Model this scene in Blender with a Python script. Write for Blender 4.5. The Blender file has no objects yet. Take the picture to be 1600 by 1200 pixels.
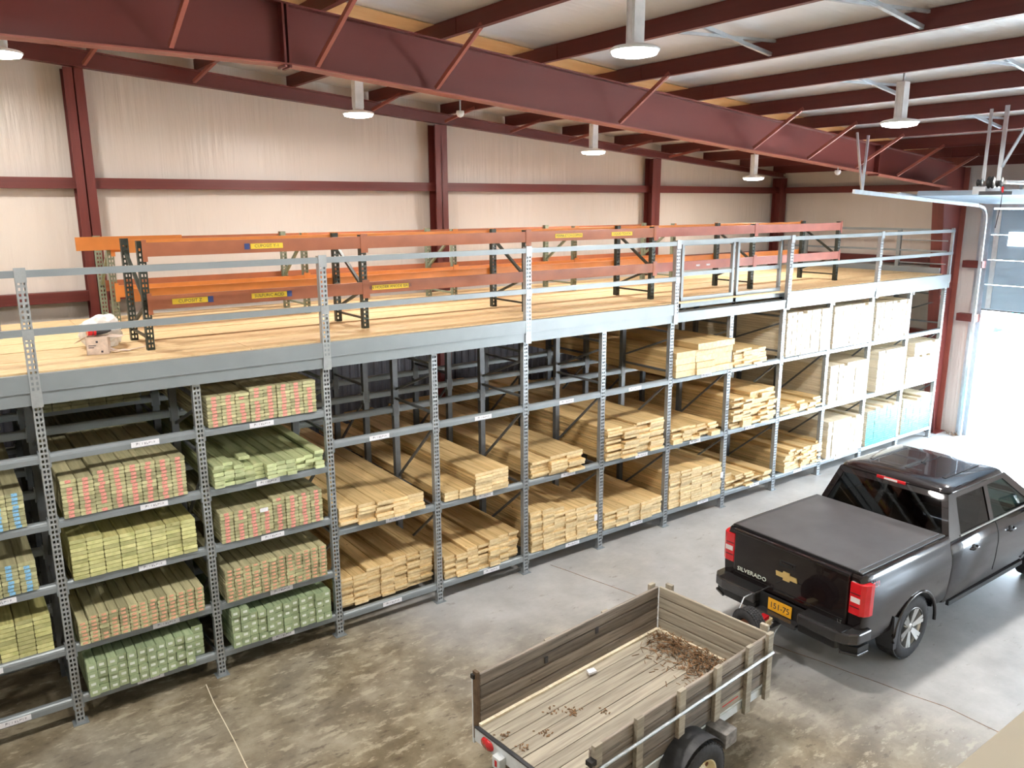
import bpy, bmesh, math, random
from mathutils import Vector, Matrix
random.seed(7)
C = bpy.context.scene.collection
PI = math.pi

# ------------------------------------------------------------------ materials
def newmat(name):
    m = bpy.data.materials.new(name); m.use_nodes = True
    nt = m.node_tree; nt.nodes.clear()
    out = nt.nodes.new('ShaderNodeOutputMaterial'); b = nt.nodes.new('ShaderNodeBsdfPrincipled')
    nt.links.new(b.outputs[0], out.inputs[0])
    return m, nt, b
def lk(nt, a, b): nt.links.new(a, b)
def nd(nt, typ, **kw):
    n = nt.nodes.new(typ)
    for k, v in kw.items(): setattr(n, k, v)
    return n
def texco(nt, kind='Object', scale=(1, 1, 1), rot=(0, 0, 0)):
    t = nd(nt, 'ShaderNodeTexCoord'); mp = nd(nt, 'ShaderNodeMapping')
    mp.inputs['Scale'].default_value = scale; mp.inputs['Rotation'].default_value = rot
    lk(nt, t.outputs[kind], mp.inputs['Vector']); return mp.outputs[0]
def noise(nt, vec, scale, detail=4, rough=.55):
    n = nd(nt, 'ShaderNodeTexNoise'); n.inputs['Scale'].default_value = scale
    n.inputs['Detail'].default_value = detail; n.inputs['Roughness'].default_value = rough
    lk(nt, vec, n.inputs['Vector']); return n.outputs['Fac']
def ramp(nt, fac, stops):
    r = nd(nt, 'ShaderNodeValToRGB')
    while len(r.color_ramp.elements) < len(stops): r.color_ramp.elements.new(.5)
    for e, (p, c) in zip(r.color_ramp.elements, stops):
        e.position = p; e.color = (c[0], c[1], c[2], 1) if not isinstance(c, (int, float)) else (c, c, c, 1)
    lk(nt, fac, r.inputs[0]); return r.outputs[0]
def mix(nt, fac, a, b, mode='MIX'):
    n = nd(nt, 'ShaderNodeMix', data_type='RGBA', blend_type=mode)
    for i, v in ((0, fac), (6, a), (7, b)):
        if isinstance(v, (int, float)): n.inputs[i].default_value = v
        elif isinstance(v, tuple): n.inputs[i].default_value = (v[0], v[1], v[2], 1)
        else: lk(nt, v, n.inputs[i])
    return n.outputs[2]
def bump(nt, b, h, strength=.3, dist=.01):
    n = nd(nt, 'ShaderNodeBump'); n.inputs['Strength'].default_value = strength; n.inputs['Distance'].default_value = dist
    lk(nt, h, n.inputs['Height']); lk(nt, n.outputs[0], b.inputs['Normal'])
def plain(name, col, rough=.5, metal=0., var=.12, vs=6., coat=0., coord='Object', spec=.5):
    m, nt, b = newmat(name)
    v = texco(nt, coord)
    f = noise(nt, v, vs, 5)
    c = ramp(nt, f, [(.3, tuple(x * (1 - var) for x in col)), (.7, tuple(min(1, x * (1 + var)) for x in col))])
    lk(nt, c, b.inputs['Base Color'])
    b.inputs['Roughness'].default_value = rough; b.inputs['Metallic'].default_value = metal
    b.inputs['Coat Weight'].default_value = coat; b.inputs['Coat Roughness'].default_value = .05
    b.inputs['Specular IOR Level'].default_value = spec
    return m
M = {}
M['redsteel'] = plain('red oxide steel', (.135, .024, .019), .45, 0, .22, 2.5, coord='Generated')
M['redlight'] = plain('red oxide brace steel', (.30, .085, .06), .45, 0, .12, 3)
M['gray'] = plain('grey painted rack steel', (.235, .265, .28), .38, .25, .06, 3)
M['graydark'] = plain('shade darkened rack steel', (.13, .14, .15), .45, .3, .15, 8)  # rear posts and braces: shade inside the shelves put into the colour
M['graylight'] = plain('galvanised post steel', (.36, .385, .40), .36, .4, .12, 14)
M['galv'] = plain('galvanised door steel', (.55, .6, .65), .32, .6, .1, 9)
M['door'] = plain('ribbed steel door skin', (.30, .40, .50), .4, .3, .04, 3)
M['white'] = plain('white enamel', (.82, .83, .84), .4)
M['paper'] = plain('white label card', (.80, .80, .84), .6, var=.08, vs=60)
M['faint'] = plain('faint grey print', (.33, .33, .37), .6)
M['ink'] = plain('label ink', (.03, .03, .05), .6)
M['bluecol'] = plain('blue sticker', (.03, .06, .22), .5)
M['yellow'] = plain('yellow label tape', (.85, .62, .04), .5)
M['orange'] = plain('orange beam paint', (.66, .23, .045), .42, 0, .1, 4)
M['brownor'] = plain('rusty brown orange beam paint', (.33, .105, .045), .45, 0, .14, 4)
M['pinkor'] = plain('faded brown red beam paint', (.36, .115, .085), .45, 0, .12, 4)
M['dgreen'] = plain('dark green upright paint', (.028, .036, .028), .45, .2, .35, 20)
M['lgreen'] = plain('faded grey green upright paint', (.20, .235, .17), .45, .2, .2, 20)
M['black'] = plain('black plastic', (.012, .012, .013), .5)
M['dark'] = plain('dark grey trim', (.035, .037, .042), .42, var=.2)
M['bumper'] = plain('dark chrome bumper', (.09, .09, .095), .25, .7, .1, 5)
M['stepgrey'] = plain('worn grey step', (.20, .19, .18), .7, var=.4, vs=20)
M['chrome'] = plain('polished alloy', (.62, .62, .60), .25, .85, .06, 20)
M['gold'] = plain('gold emblem', (.75, .55, .22), .3, .5)
M['rubber'] = plain('tyre rubber', (.03, .03, .033), .75, var=.3, vs=30)
M['red'] = plain('red lamp lens', (.62, .012, .02), .15, coat=.8)
M['lenswhite'] = plain('clear lamp lens', (.75, .7, .7), .15, coat=.8)
M['plate'] = plain('gold licence plate', (.85, .42, .02), .45, var=.03)
M['tagred'] = plain('red printed end tag', (.80, .30, .25), .6, var=.4, vs=90)
M['tagorange'] = plain('orange printed end tag', (.80, .38, .25), .6, var=.35, vs=90)
M['tagblue'] = plain('blue printed end tag', (.22, .48, .72), .6, var=.35, vs=90)
M['tagwhite'] = plain('white printed end tag', (.72, .78, .70), .6, var=.1, vs=90)
M['beige'] = plain('beige painted wallboard', (.72, .66, .52), .6, var=.03)
M['cover'] = plain('black vinyl bed cover', (.065, .066, .072), .42, var=.18, vs=3)
M['seat'] = plain('dark seat fabric', (.03, .03, .035), .8)
M['teal'] = plain('teal painted steel', (.02, .45, .45), .5)
M['leaf'] = plain('dry brown debris', (.20, .11, .05), .85, var=.8, vs=22)
M['stickcol'] = plain('bare wood strip', (.72, .48, .18), .7)
M['carton'] = plain('printed cardboard', (.62, .50, .42), .7, var=.15, vs=25)
M['plastic'] = plain('white plastic film', (.85, .83, .8), .35)
M['trwhite'] = plain('white trailer frame paint', (.62, .66, .68), .45, var=.15, vs=8)
M['cream'] = plain('cream trailer rim', (.70, .60, .38), .45, var=.12, vs=30)
M['rust'] = plain('rusty steel', (.16, .06, .03), .7, var=.4, vs=30)
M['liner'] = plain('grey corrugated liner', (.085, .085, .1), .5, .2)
M['asphalt'] = plain('pale outside concrete', (.75, .76, .75), .8, var=.05)
M['greenb'] = plain('green safety label', (.25, .5, .35), .6)

def mat_paint():
    m, nt, b = newmat('dark brown metallic car paint')
    n = noise(nt, texco(nt, 'Object'), 900, 1)
    lk(nt, ramp(nt, n, [(.35, (.006, .004, .0045)), (.75, (.018, .011, .012))]), b.inputs['Base Color'])
    b.inputs['Metallic'].default_value = .1; b.inputs['Roughness'].default_value = .2
    b.inputs['Coat Weight'].default_value = .7; b.inputs['Coat Roughness'].default_value = .02; b.inputs['Specular IOR Level'].default_value = .25
    return m
M['paint'] = mat_paint()
def mat_glass(tint, name):
    m, nt, b = newmat(name)
    nt.nodes.remove(b)
    out = [n for n in nt.nodes if n.type == 'OUTPUT_MATERIAL'][0]
    tr = nd(nt, 'ShaderNodeBsdfTransparent'); tr.inputs[0].default_value = (*tint, 1)
    gl = nd(nt, 'ShaderNodeBsdfGlossy'); gl.inputs['Roughness'].default_value = .02
    fr = nd(nt, 'ShaderNodeFresnel'); fr.inputs[0].default_value = 1.52
    mx = nd(nt, 'ShaderNodeMixShader'); lk(nt, fr.outputs[0], mx.inputs[0]); lk(nt, tr.outputs[0], mx.inputs[1]); lk(nt, gl.outputs[0], mx.inputs[2])
    lk(nt, mx.outputs[0], out.inputs[0]); return m
M['glassdark'] = mat_glass((.07, .08, .09), 'privacy tinted glass')
M['glassgreen'] = mat_glass((.38, .62, .58), 'green tinted glass')

def mat_wall():
    m, nt, b = newmat('white vinyl insulation facing')
    v = texco(nt, 'Object', (1, 1, .12))
    f = noise(nt, v, 4.5, 6, .6)
    v2 = texco(nt, 'Object', (1, 1, .25)); g = noise(nt, v2, 1.1, 3)
    c = mix(nt, g, (.75, .695, .645), (.68, .61, .545))
    lk(nt, c, b.inputs['Base Color'])
    b.inputs['Roughness'].default_value = .33
    v3 = texco(nt, 'Object', (1, 1, .05)); h = noise(nt, v3, 9, 3, .5)
    a = nd(nt, 'ShaderNodeMath', operation='ADD'); lk(nt, f, a.inputs[0]); lk(nt, h, a.inputs[1])
    bump(nt, b, a.outputs[0], .35, .05); return m
M['wall'] = mat_wall()
def mat_ceiling():
    m, nt, b = newmat('white vinyl roof insulation')
    v = texco(nt, 'Object', (.16, 1, 1)); f = noise(nt, v, 5, 5, .6)
    v2 = texco(nt, 'Object'); g = noise(nt, v2, .7, 3)
    lk(nt, mix(nt, g, (.90, .91, .93), (.82, .83, .86)), b.inputs['Base Color'])
    b.inputs['Roughness'].default_value = .35
    bump(nt, b, f, .5, .06); return m
M['ceiling'] = mat_ceiling()
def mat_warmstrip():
    m, nt, b = newmat('amber ceiling strip')
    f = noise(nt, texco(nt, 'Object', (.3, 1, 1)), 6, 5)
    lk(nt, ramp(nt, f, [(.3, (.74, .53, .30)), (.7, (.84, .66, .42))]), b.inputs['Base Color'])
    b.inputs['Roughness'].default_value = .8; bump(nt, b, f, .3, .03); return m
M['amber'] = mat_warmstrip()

def mat_floor():
    m, nt, b = newmat('worn concrete slab')
    t = nd(nt, 'ShaderNodeTexCoord').outputs['Object']
    big = noise(nt, t, .35, 3, .5); mid = noise(nt, t, 1.9, 7, .68); fine = noise(nt, t, 11, 8, .75)
    vstr = texco(nt, 'Object', (1, 2.4, 1), (0, 0, .5)); blot = noise(nt, vstr, 3.2, 9, .72)
    base = ramp(nt, mid, [(.30, (.115, .09, .055)), (.47, (.19, .155, .10)), (.60, (.29, .25, .175)), (.8, (.40, .36, .28))])
    c = mix(nt, ramp(nt, blot, [(.535, 0.), (.60, .8)]), base, (.42, .37, .27))
    c = mix(nt, ramp(nt, blot, [(.36, .8), (.43, 0.)]), c, (.085, .06, .04))
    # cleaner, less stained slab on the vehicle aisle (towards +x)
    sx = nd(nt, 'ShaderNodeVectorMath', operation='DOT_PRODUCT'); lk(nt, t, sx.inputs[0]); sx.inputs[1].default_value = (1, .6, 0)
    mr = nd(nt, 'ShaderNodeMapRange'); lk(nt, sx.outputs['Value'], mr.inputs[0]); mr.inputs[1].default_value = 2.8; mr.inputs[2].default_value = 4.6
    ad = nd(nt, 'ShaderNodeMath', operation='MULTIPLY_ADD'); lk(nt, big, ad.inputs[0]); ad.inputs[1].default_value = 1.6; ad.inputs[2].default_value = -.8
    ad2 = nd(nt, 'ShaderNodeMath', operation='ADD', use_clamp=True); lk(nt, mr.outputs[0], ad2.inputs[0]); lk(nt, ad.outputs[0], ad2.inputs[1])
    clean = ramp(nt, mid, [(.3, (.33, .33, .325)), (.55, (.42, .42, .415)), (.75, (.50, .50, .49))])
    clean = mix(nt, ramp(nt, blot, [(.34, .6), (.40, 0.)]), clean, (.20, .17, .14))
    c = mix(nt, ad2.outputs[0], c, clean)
    c = mix(nt, ramp(nt, fine, [(.66, 0.), (.72, .55)]), c, (.50, .46, .37))
    c = mix(nt, ramp(nt, noise(nt, t, 26, 3), [(.735, 0.), (.75, .9)]), c, (.75, .72, .66))
    lk(nt, c, b.inputs['Base Color'])
    lk(nt, ramp(nt, mid, [(.3, .28), (.7, .55)]), b.inputs['Roughness'])
    bump(nt, b, fine, .12, .004); return m
M['floor'] = mat_floor()

def mat_wood(name, lo, hi, axis=1, grainscale=(14, .55, 14), knots=True, rough=.62, tintvar=.22):
    """lumber: grain along local axis; each board gets its own tint"""
    m, nt, b = newmat(name)
    oi = nd(nt, 'ShaderNodeObjectInfo'); ge = nd(nt, 'ShaderNodeNewGeometry')
    t = nd(nt, 'ShaderNodeTexCoord').outputs['Object']
    su = nd(nt, 'ShaderNodeMath', operation='ADD'); lk(nt, oi.outputs['Random'], su.inputs[0]); lk(nt, ge.outputs['Random Per Island'], su.inputs[1])
    fr = nd(nt, 'ShaderNodeMath', operation='FRACT'); lk(nt, su.outputs[0], fr.inputs[0])
    off = nd(nt, 'ShaderNodeVectorMath', operation='MULTIPLY_ADD'); lk(nt, t, off.inputs[0]); off.inputs[1].default_value = grainscale
    cb = nd(nt, 'ShaderNodeCombineXYZ'); ml = nd(nt, 'ShaderNodeMath', operation='MULTIPLY'); lk(nt, fr.outputs[0], ml.inputs[0]); ml.inputs[1].default_value = 57.
    for i in range(3): lk(nt, ml.outputs[0], cb.inputs[i])
    lk(nt, cb.outputs[0], off.inputs[2])
    g = noise(nt, off.outputs[0], 2.2, 6, .62)
    c = ramp(nt, g, [(.28, lo), (.62, hi)])
    tv = nd(nt, 'ShaderNodeMapRange'); lk(nt, fr.outputs[0], tv.inputs[0]); tv.inputs[3].default_value = 1 - tintvar; tv.inputs[4].default_value = 1 + tintvar * .45
    hs = nd(nt, 'ShaderNodeHueSaturation'); lk(nt, tv.outputs[0], hs.inputs['Value']); lk(nt, c, hs.inputs['Color']); c = hs.outputs[0]
    if knots:
        kv = nd(nt, 'ShaderNodeVectorMath', operation='MULTIPLY_ADD'); lk(nt, t, kv.inputs[0]); kv.inputs[1].default_value = (3.4, 1.3, 3.4); lk(nt, cb.outputs[0], kv.inputs[2])
        vo = nd(nt, 'ShaderNodeTexVoronoi'); lk(nt, kv.outputs[0], vo.inputs['Vector']); vo.inputs['Scale'].default_value = 2.2
        c = mix(nt, ramp(nt, vo.outputs['Distance'], [(.035, .75), (.085, 0.)]), c, (lo[0] * .5, lo[1] * .36, lo[2] * .3))
    lk(nt, c, b.inputs['Base Color']); b.inputs['Roughness'].default_value = rough
    bump(nt, b, g, .15, .003); return m
M['treated'] = mat_wood('pressure treated timber', (.27, .26, .14), (.50, .46, .27))
M['olive'] = mat_wood('yellow green treated timber', (.30, .29, .10), (.56, .52, .22))
M['ltgreen'] = mat_wood('pale green treated timber', (.29, .36, .17), (.52, .55, .30))
M['postgreen'] = mat_wood('green treated post timber', (.19, .27, .14), (.36, .44, .26))
M['pine'] = mat_wood('yellow pine boards', (.50, .33, .125), (.83, .60, .30))
M['pale'] = mat_wood('pale planed studs', (.66, .55, .38), (.86, .77, .60), tintvar=.12)
M['treatedend'] = mat_wood('treated board ends', (.33, .325, .16), (.56, .54, .30), grainscale=(7, 7, 7), knots=False, tintvar=.4)
M['oliveend'] = mat_wood('yellow green board ends', (.44, .45, .17), (.66, .64, .30), grainscale=(5, 5, 5), tintvar=.32)
M['ltgreenend'] = mat_wood('pale green board ends', (.42, .50, .25), (.62, .68, .38), grainscale=(5, 5, 5), tintvar=.32)
M['postend'] = mat_wood('green post ends', (.27, .36, .20), (.42, .50, .30), grainscale=(5, 5, 5), knots=False, tintvar=.15)
M['pineend'] = mat_wood('pine board ends', (.70, .50, .24), (.90, .72, .42), grainscale=(7, 5, 7), knots=False, tintvar=.18)
M['paleend'] = mat_wood('pale stud ends', (.52, .47, .38), (.68, .63, .54), grainscale=(4, 4, 4), knots=False, tintvar=.1)
M['tealend'] = plain('teal sealed board ends', (.0, .33, .36), .5, var=.15, vs=14)
M['darkwood'] = plain('dark brown old wood', (.13, .085, .05), .7, var=.3, vs=14)
M['weather'] = mat_wood('grey weathered plank', (.095, .078, .062), (.31, .265, .22), grainscale=(.8, 14, 14), knots=True, tintvar=.38)
M['weatherfloor'] = mat_wood('tan weathered floor plank', (.24, .21, .165), (.44, .395, .31), grainscale=(.8, 14, 14), knots=False, tintvar=.2)

def mat_deck():
    m, nt, b = newmat('oriented strand deck board')
    f = noise(nt, texco(nt, 'Object', (1, 2.5, 1)), 9, 8, .7)
    g = noise(nt, texco(nt, 'Object'), .9, 4, .6)
    c = ramp(nt, f, [(.3, (.56, .38, .185)), (.7, (.75, .57, .33))])
    c = mix(nt, ramp(nt, g, [(.62, 0.), (.75, .45)]), c, (.50, .30, .13))
    lk(nt, c, b.inputs['Base Color']); b.inputs['Roughness'].default_value = .7; return m
M['deck'] = mat_deck()
def emis(name, col, s):
    m, nt, b = newmat(name); b.inputs['Base Color'].default_value = (.9, .9, .9, 1)
    b.inputs['Emission Color'].default_value = (*col, 1); b.inputs['Emission Strength'].default_value = s; return m
M['lamp'] = emis('lit lamp diffuser', (1., .97, .92), 14)

# ------------------------------------------------------------------ mesh builder
class MB:
    def __init__(s): s.v = []; s.f = []; s.m = []; s.s = []
    def add(s, vs, fs, m=0, smooth=False):
        o = len(s.v); s.v += [tuple(p) for p in vs]
        for f in fs: s.f.append([o + i for i in f]); s.m.append(m); s.s.append(smooth)
        return s
    def box(s, x0, x1, y0, y1, z0, z1, m=0):
        return s.add([(x0, y0, z0), (x1, y0, z0), (x1, y1, z0), (x0, y1, z0), (x0, y0, z1), (x1, y0, z1), (x1, y1, z1), (x0, y1, z1)],
                     [(0, 3, 2, 1), (4, 5, 6, 7), (0, 1, 5, 4), (1, 2, 6, 5), (2, 3, 7, 6), (3, 0, 4, 7)], m)
    def bar(s, p, q, w, h, m=0, up=(0, 0, 1)):
        p, q = Vector(p), Vector(q); d = (q - p).normalized(); up = Vector(up)
        l = d.cross(up)
        if l.length < 1e-4: l = d.cross(Vector((1, 0, 0)))
        l.normalize(); u = l.cross(d).normalized()
        c = []
        for b in (p, q):
            for a1, a2 in ((-1, -1), (1, -1), (1, 1), (-1, 1)): c.append(b + l * w / 2 * a1 + u * h / 2 * a2)
        return s.add(c, [(0, 3, 2, 1)[::-1], (4, 5, 6, 7)[::-1], (0, 1, 5, 4)[::-1], (1, 2, 6, 5)[::-1], (2, 3, 7, 6)[::-1], (3, 0, 4, 7)[::-1]], m)
    def tube(s, pts, r, n=10, m=0, smooth=True):
        pts = [Vector(p) for p in pts]; rings = []
        for i, p in enumerate(pts):
            d = (pts[min(i + 1, len(pts) - 1)] - pts[max(i - 1, 0)]).normalized()
            a = d.cross(Vector((0, 0, 1)))
            if a.length < .05: a = d.cross(Vector((1, 0, 0)))
            a.normalize(); b = d.cross(a)
            rr = r[i] if isinstance(r, (list, tuple)) else r
            rings.append([p + (a * math.cos(t * 2 * PI / n) + b * math.sin(t * 2 * PI / n)) * rr for t in range(n)])
        vs = [v for k in rings for v in k]; fs = []
        for i in range(len(rings) - 1):
            for j in range(n): fs.append((i * n + j, i * n + (j + 1) % n, (i + 1) * n + (j + 1) % n, (i + 1) * n + j))
        s.add(vs, fs, m, smooth); k = (len(rings) - 1) * n
        s.add(rings[0], [tuple(range(n))[::-1]], m); s.add(rings[-1], [tuple(range(n))], m); return s
    def lathe(s, prof, n=32, origin=(0, 0, 0), axis='z', m=0, smooth=True, closed=False):
        vs = []; fs = []
        for (r, h) in prof:
            for j in range(n):
                a = 2 * PI * j / n; c, d = r * math.cos(a), r * math.sin(a)
                p = {'z': (c, d, h), 'y': (c, h, d), 'x': (h, c, d)}[axis]
                vs.append((p[0] + origin[0], p[1] + origin[1], p[2] + origin[2]))
        k = len(prof); rr = k if closed else k - 1
        for i in range(rr):
            for j in range(n):
                a0 = i * n + j; a1 = i * n + (j + 1) % n; b0 = ((i + 1) % k) * n + j; b1 = ((i + 1) % k) * n + (j + 1) % n
                fs.append((a0, a1, b1, b0))
        s.add(vs, fs, m, smooth); return s
    def prism(s, poly, ax, d0, d1, m=0):
        """extrude a 2-D polygon along axis ax ('x','y','z')"""
        def P(p, d): return {'x': (d, p[0], p[1]), 'y': (p[0], d, p[1]), 'z': (p[0], p[1], d)}[ax]
        n = len(poly); vs = [P(p, d0) for p in poly] + [P(p, d1) for p in poly]
        fs = [tuple(range(n)), tuple(range(n, 2 * n))[::-1]] + [(i, (i + 1) % n, n + (i + 1) % n, n + i) for i in range(n)]
        return s.add(vs, fs, m)
    def loft(s, rings, m=0, smooth=True, cap=True, close=True):
        n = len(rings[0]); vs = [v for r in rings for v in r]; fs = []
        for i in range(len(rings) - 1):
            for j in range(n if close else n - 1):
                fs.append((i * n + j, i * n + (j + 1) % n, (i + 1) * n + (j + 1) % n, (i + 1) * n + j))
        s.add(vs, fs, m, smooth)
        if cap: s.add(rings[0], [tuple(range(n))[::-1]], m); s.add(rings[-1], [tuple(range(n))], m)
        return s
    def mesh(s, name, mats, fix=True, merge=False):
        me = bpy.data.meshes.new(name); me.from_pydata(s.v, [], s.f)
        for mm in mats: me.materials.append(M[mm])
        me.polygons.foreach_set('material_index', s.m); me.polygons.foreach_set('use_smooth', s.s); me.update()
        if fix:
            b = bmesh.new(); b.from_mesh(me)
            if merge: bmesh.ops.remove_doubles(b, verts=b.verts, dist=1e-5)
            bmesh.ops.recalc_face_normals(b, faces=b.faces); b.to_mesh(me); b.free()
        return me
    def build(s, name, mats, parent=None, loc=None, bevel=0, **kw):
        if isinstance(mats, str): mats = [mats]
        o = bpy.data.objects.new(name, s.mesh(name, mats, **kw)); C.objects.link(o)
        if parent: o.parent = parent
        if loc: o.location = loc
        if bevel:
            md = o.modifiers.new('bevel', 'BEVEL'); md.width = bevel; md.segments = 2; md.limit_method = 'ANGLE'; md.angle_limit = .6
        return o
def tag(o, label=None, cat=None, group=None, kind=None):
    if label: o['label'] = label
    if cat: o['category'] = cat
    if group: o['group'] = group
    if kind: o['kind'] = kind
    return o
def empty(name, loc=(0, 0, 0), rz=0, label=None, cat=None, group=None):
    o = bpy.data.objects.new(name, None); o.empty_display_size = .1; C.objects.link(o)
    o.location = loc; o.rotation_euler = (0, 0, rz); return tag(o, label, cat, group)
def dup(o, parent=None, loc=None):
    c = o.copy(); C.objects.link(c); c.parent = parent
    if loc is not None: c.location = loc
    return c
def dup_tree(o, loc=None, parent=None, label=None):
    c = dup(o, parent, loc)
    if label: c['label'] = label
    for ch in list(o.children): dup_tree(ch, None, c)
    return c
def text(name, body, size, mat, parent, loc, rot, ext=.001, align='CENTER', sx=1.):
    cu = bpy.data.curves.new(name, 'FONT'); cu.body = body; cu.size = size; cu.extrude = ext; cu.align_x = align; cu.align_y = 'CENTER'; cu.resolution_u = 2
    t = bpy.data.objects.new(name, cu); C.objects.link(t); bpy.context.view_layer.update()
    me = bpy.data.meshes.new_from_object(t.evaluated_get(bpy.context.evaluated_depsgraph_get()))
    bpy.data.objects.remove(t); me.materials.clear(); me.materials.append(M[mat])
    o = bpy.data.objects.new(name, me); C.objects.link(o); o.parent = parent; o.location = loc; o.rotation_euler = rot; o.scale = (sx, 1, 1)
    return o
def boolean(o, cutter):
    md = o.modifiers.new('b', 'BOOLEAN'); md.operation = 'DIFFERENCE'; md.object = cutter; md.solver = 'EXACT'
    bpy.context.view_layer.update()
    me = bpy.data.meshes.new_from_object(o.evaluated_get(bpy.context.evaluated_depsgraph_get()))
    o.modifiers.clear(); o.data = me; bpy.data.objects.remove(cutter)

# ------------------------------------------------------------------ camera
cam = bpy.data.objects.new('camera', bpy.data.cameras.new('camera')); C.objects.link(cam)
f_, yaw, pit, rol = 1248.587, .631299, .220397, .0047868
cam.data.sensor_width = 36; cam.data.lens = f_ / 1600 * 36; cam.data.clip_start = .05; cam.data.clip_end = 400
cy, sy, cp, sp = math.cos(yaw), math.sin(yaw), math.cos(pit), math.sin(pit)
F = Vector((sy * cp, cy * cp, -sp)); Rr = Vector((cy, -sy, 0)); D = F.cross(Rr)
R2 = Rr * math.cos(rol) + D * math.sin(rol); D2 = D * math.cos(rol) - Rr * math.sin(rol)
mw = Matrix(((R2.x, -D2.x, -F.x, -.6793), (R2.y, -D2.y, -F.y, -8.2762), (R2.z, -D2.z, -F.z, 5.0552), (0, 0, 0, 1)))
cam.matrix_world = mw
bpy.context.scene.camera = cam

# ------------------------------------------------------------------ building shell
def T(x): return 7.04 - .0845 * (x - 2.66)          # underside of purlins / top of frames
XE, YB, XL, YN = 17.6, 4.9, -9., -17.
def struct(o): o['kind'] = 'structure'; return o
struct(MB().box(XL, XE + .25, YN, YB + .1, -.2, 0).build('floor', 'floor'))
# ceiling as a thick insulated slab, following the roof pitch
def roofslab(x0, x1, y0, y1, lo, hi):
    b = MB(); b.add([(x0, y0, T(x0) + lo), (x1, y0, T(x1) + lo), (x1, y1, T(x1) + lo), (x0, y1, T(x0) + lo), (x0, y0, T(x0) + hi), (x1, y0, T(x1) + hi), (x1, y1, T(x1) + hi), (x0, y1, T(x0) + hi)],
        [(0, 3, 2, 1), (4, 5, 6, 7), (0, 1, 5, 4), (1, 2, 6, 5), (2, 3, 7, 6), (3, 0, 4, 7)]); return b
struct(roofslab(XL, XE + .2, YN, YB + .1, .205, .35).build('ceiling', 'ceiling'))
ins = roofslab(XL + .1, XE - .1, .22, 1.3, .19, .2).build('roof_tan_strip', 'amber')  # thin tan coloured strip under the ceiling, just behind the main rafter
tag(ins, 'tan strip under the roof just behind the big rafter', 'insulation')
def wallpoly(poly, ax, d0, d1, name, mat='wall'):
    return struct(MB().prism(poly, ax, d0, d1).build(name, mat))
wallpoly([(XL, 0), (XE + .2, 0), (XE + .2, T(XE) + .2), (XL, T(XL) + .2)], 'y', YB, YB + .1, 'wall_back')
wallpoly([(XL, 0), (XE + .2, 0), (XE + .2, T(XE) + .2), (XL, T(XL) + .2)], 'y', YN - .1, YN, 'wall_front')
wallpoly([(YN, 0), (YB, 0), (YB, T(XL) + .2), (YN, T(XL) + .2)], 'x', XL - .1, XL, 'wall_left')
# eave wall with the door opening y -4.75..-.42, z 0..4.95
DY0, DY1, DZ = -4.75, -.42, 4.95
W0, W1, WZ = -15.5, -11, 3.2     # second doorway further along the same wall, outside the picture
e = MB(); zt = T(XE) + .2
for (y0, y1, z0, z1) in ((DY1, YB, 0, zt), (W1, DY0, 0, zt), (YN, W0, 0, zt), (W0, W1, WZ, zt), (DY0, DY1, DZ, zt)): e.box(XE, XE + .1, y0, y1, z0, z1)
struct(e.build('wall_right', 'wall'))
# door jamb and header trim
struct(MB().box(XE - .04, XE + .16, DY1 - .02, DY1 + .22, 0, DZ + .2).build('trim_1', 'galv'))
struct(MB().box(XE - .04, XE + .16, DY0 - .22, DY0 + .02, 0, DZ + .2).build('trim_2', 'galv'))
struct(MB().box(XE - .04, XE + .16, DY0, DY1, DZ, DZ + .2).build('trim_3', 'galv'))
# mezzanine knee wall beside the camera
struct(MB().box(-1.5, 9., -8.25, -7.81, 0, 4.2).build('wall_mezzanine', 'beige'))
# corrugated steel liner on the lower back wall
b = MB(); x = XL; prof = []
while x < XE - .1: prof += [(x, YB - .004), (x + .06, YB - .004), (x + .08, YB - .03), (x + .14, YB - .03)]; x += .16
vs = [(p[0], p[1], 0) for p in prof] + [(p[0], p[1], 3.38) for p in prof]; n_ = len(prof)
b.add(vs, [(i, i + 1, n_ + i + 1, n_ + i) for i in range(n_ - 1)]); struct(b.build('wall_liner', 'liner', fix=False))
# outside
struct(MB().box(XE + .25, 120, -60, 60, -.25, -.02).build('ground_outside', 'asphalt'))

# floor joints
def joint(name, pts, lab):
    b = MB()
    for a, c in zip(pts, pts[1:]): b.bar((a[0], a[1], .0005), (c[0], c[1], .0005), .009, .002)
    o = b.build(name, lab); struct(o); return o
random.seed(3)
def wig(x0, y0, x1, y1, n=14, a=.015): return [(x0 + (x1 - x0) * i / n + random.uniform(-a, a), y0 + (y1 - y0) * i / n) for i in range(n + 1)]
joint('trim_4', wig(6.05, 0, 7.2, -5., 16) + wig(7.2, -5.1, 7.25, -7.7, 8), 'leaf')
joint('trim_5', wig(1.19, -.06, .85, -7.7, 20), 'beige')

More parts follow.
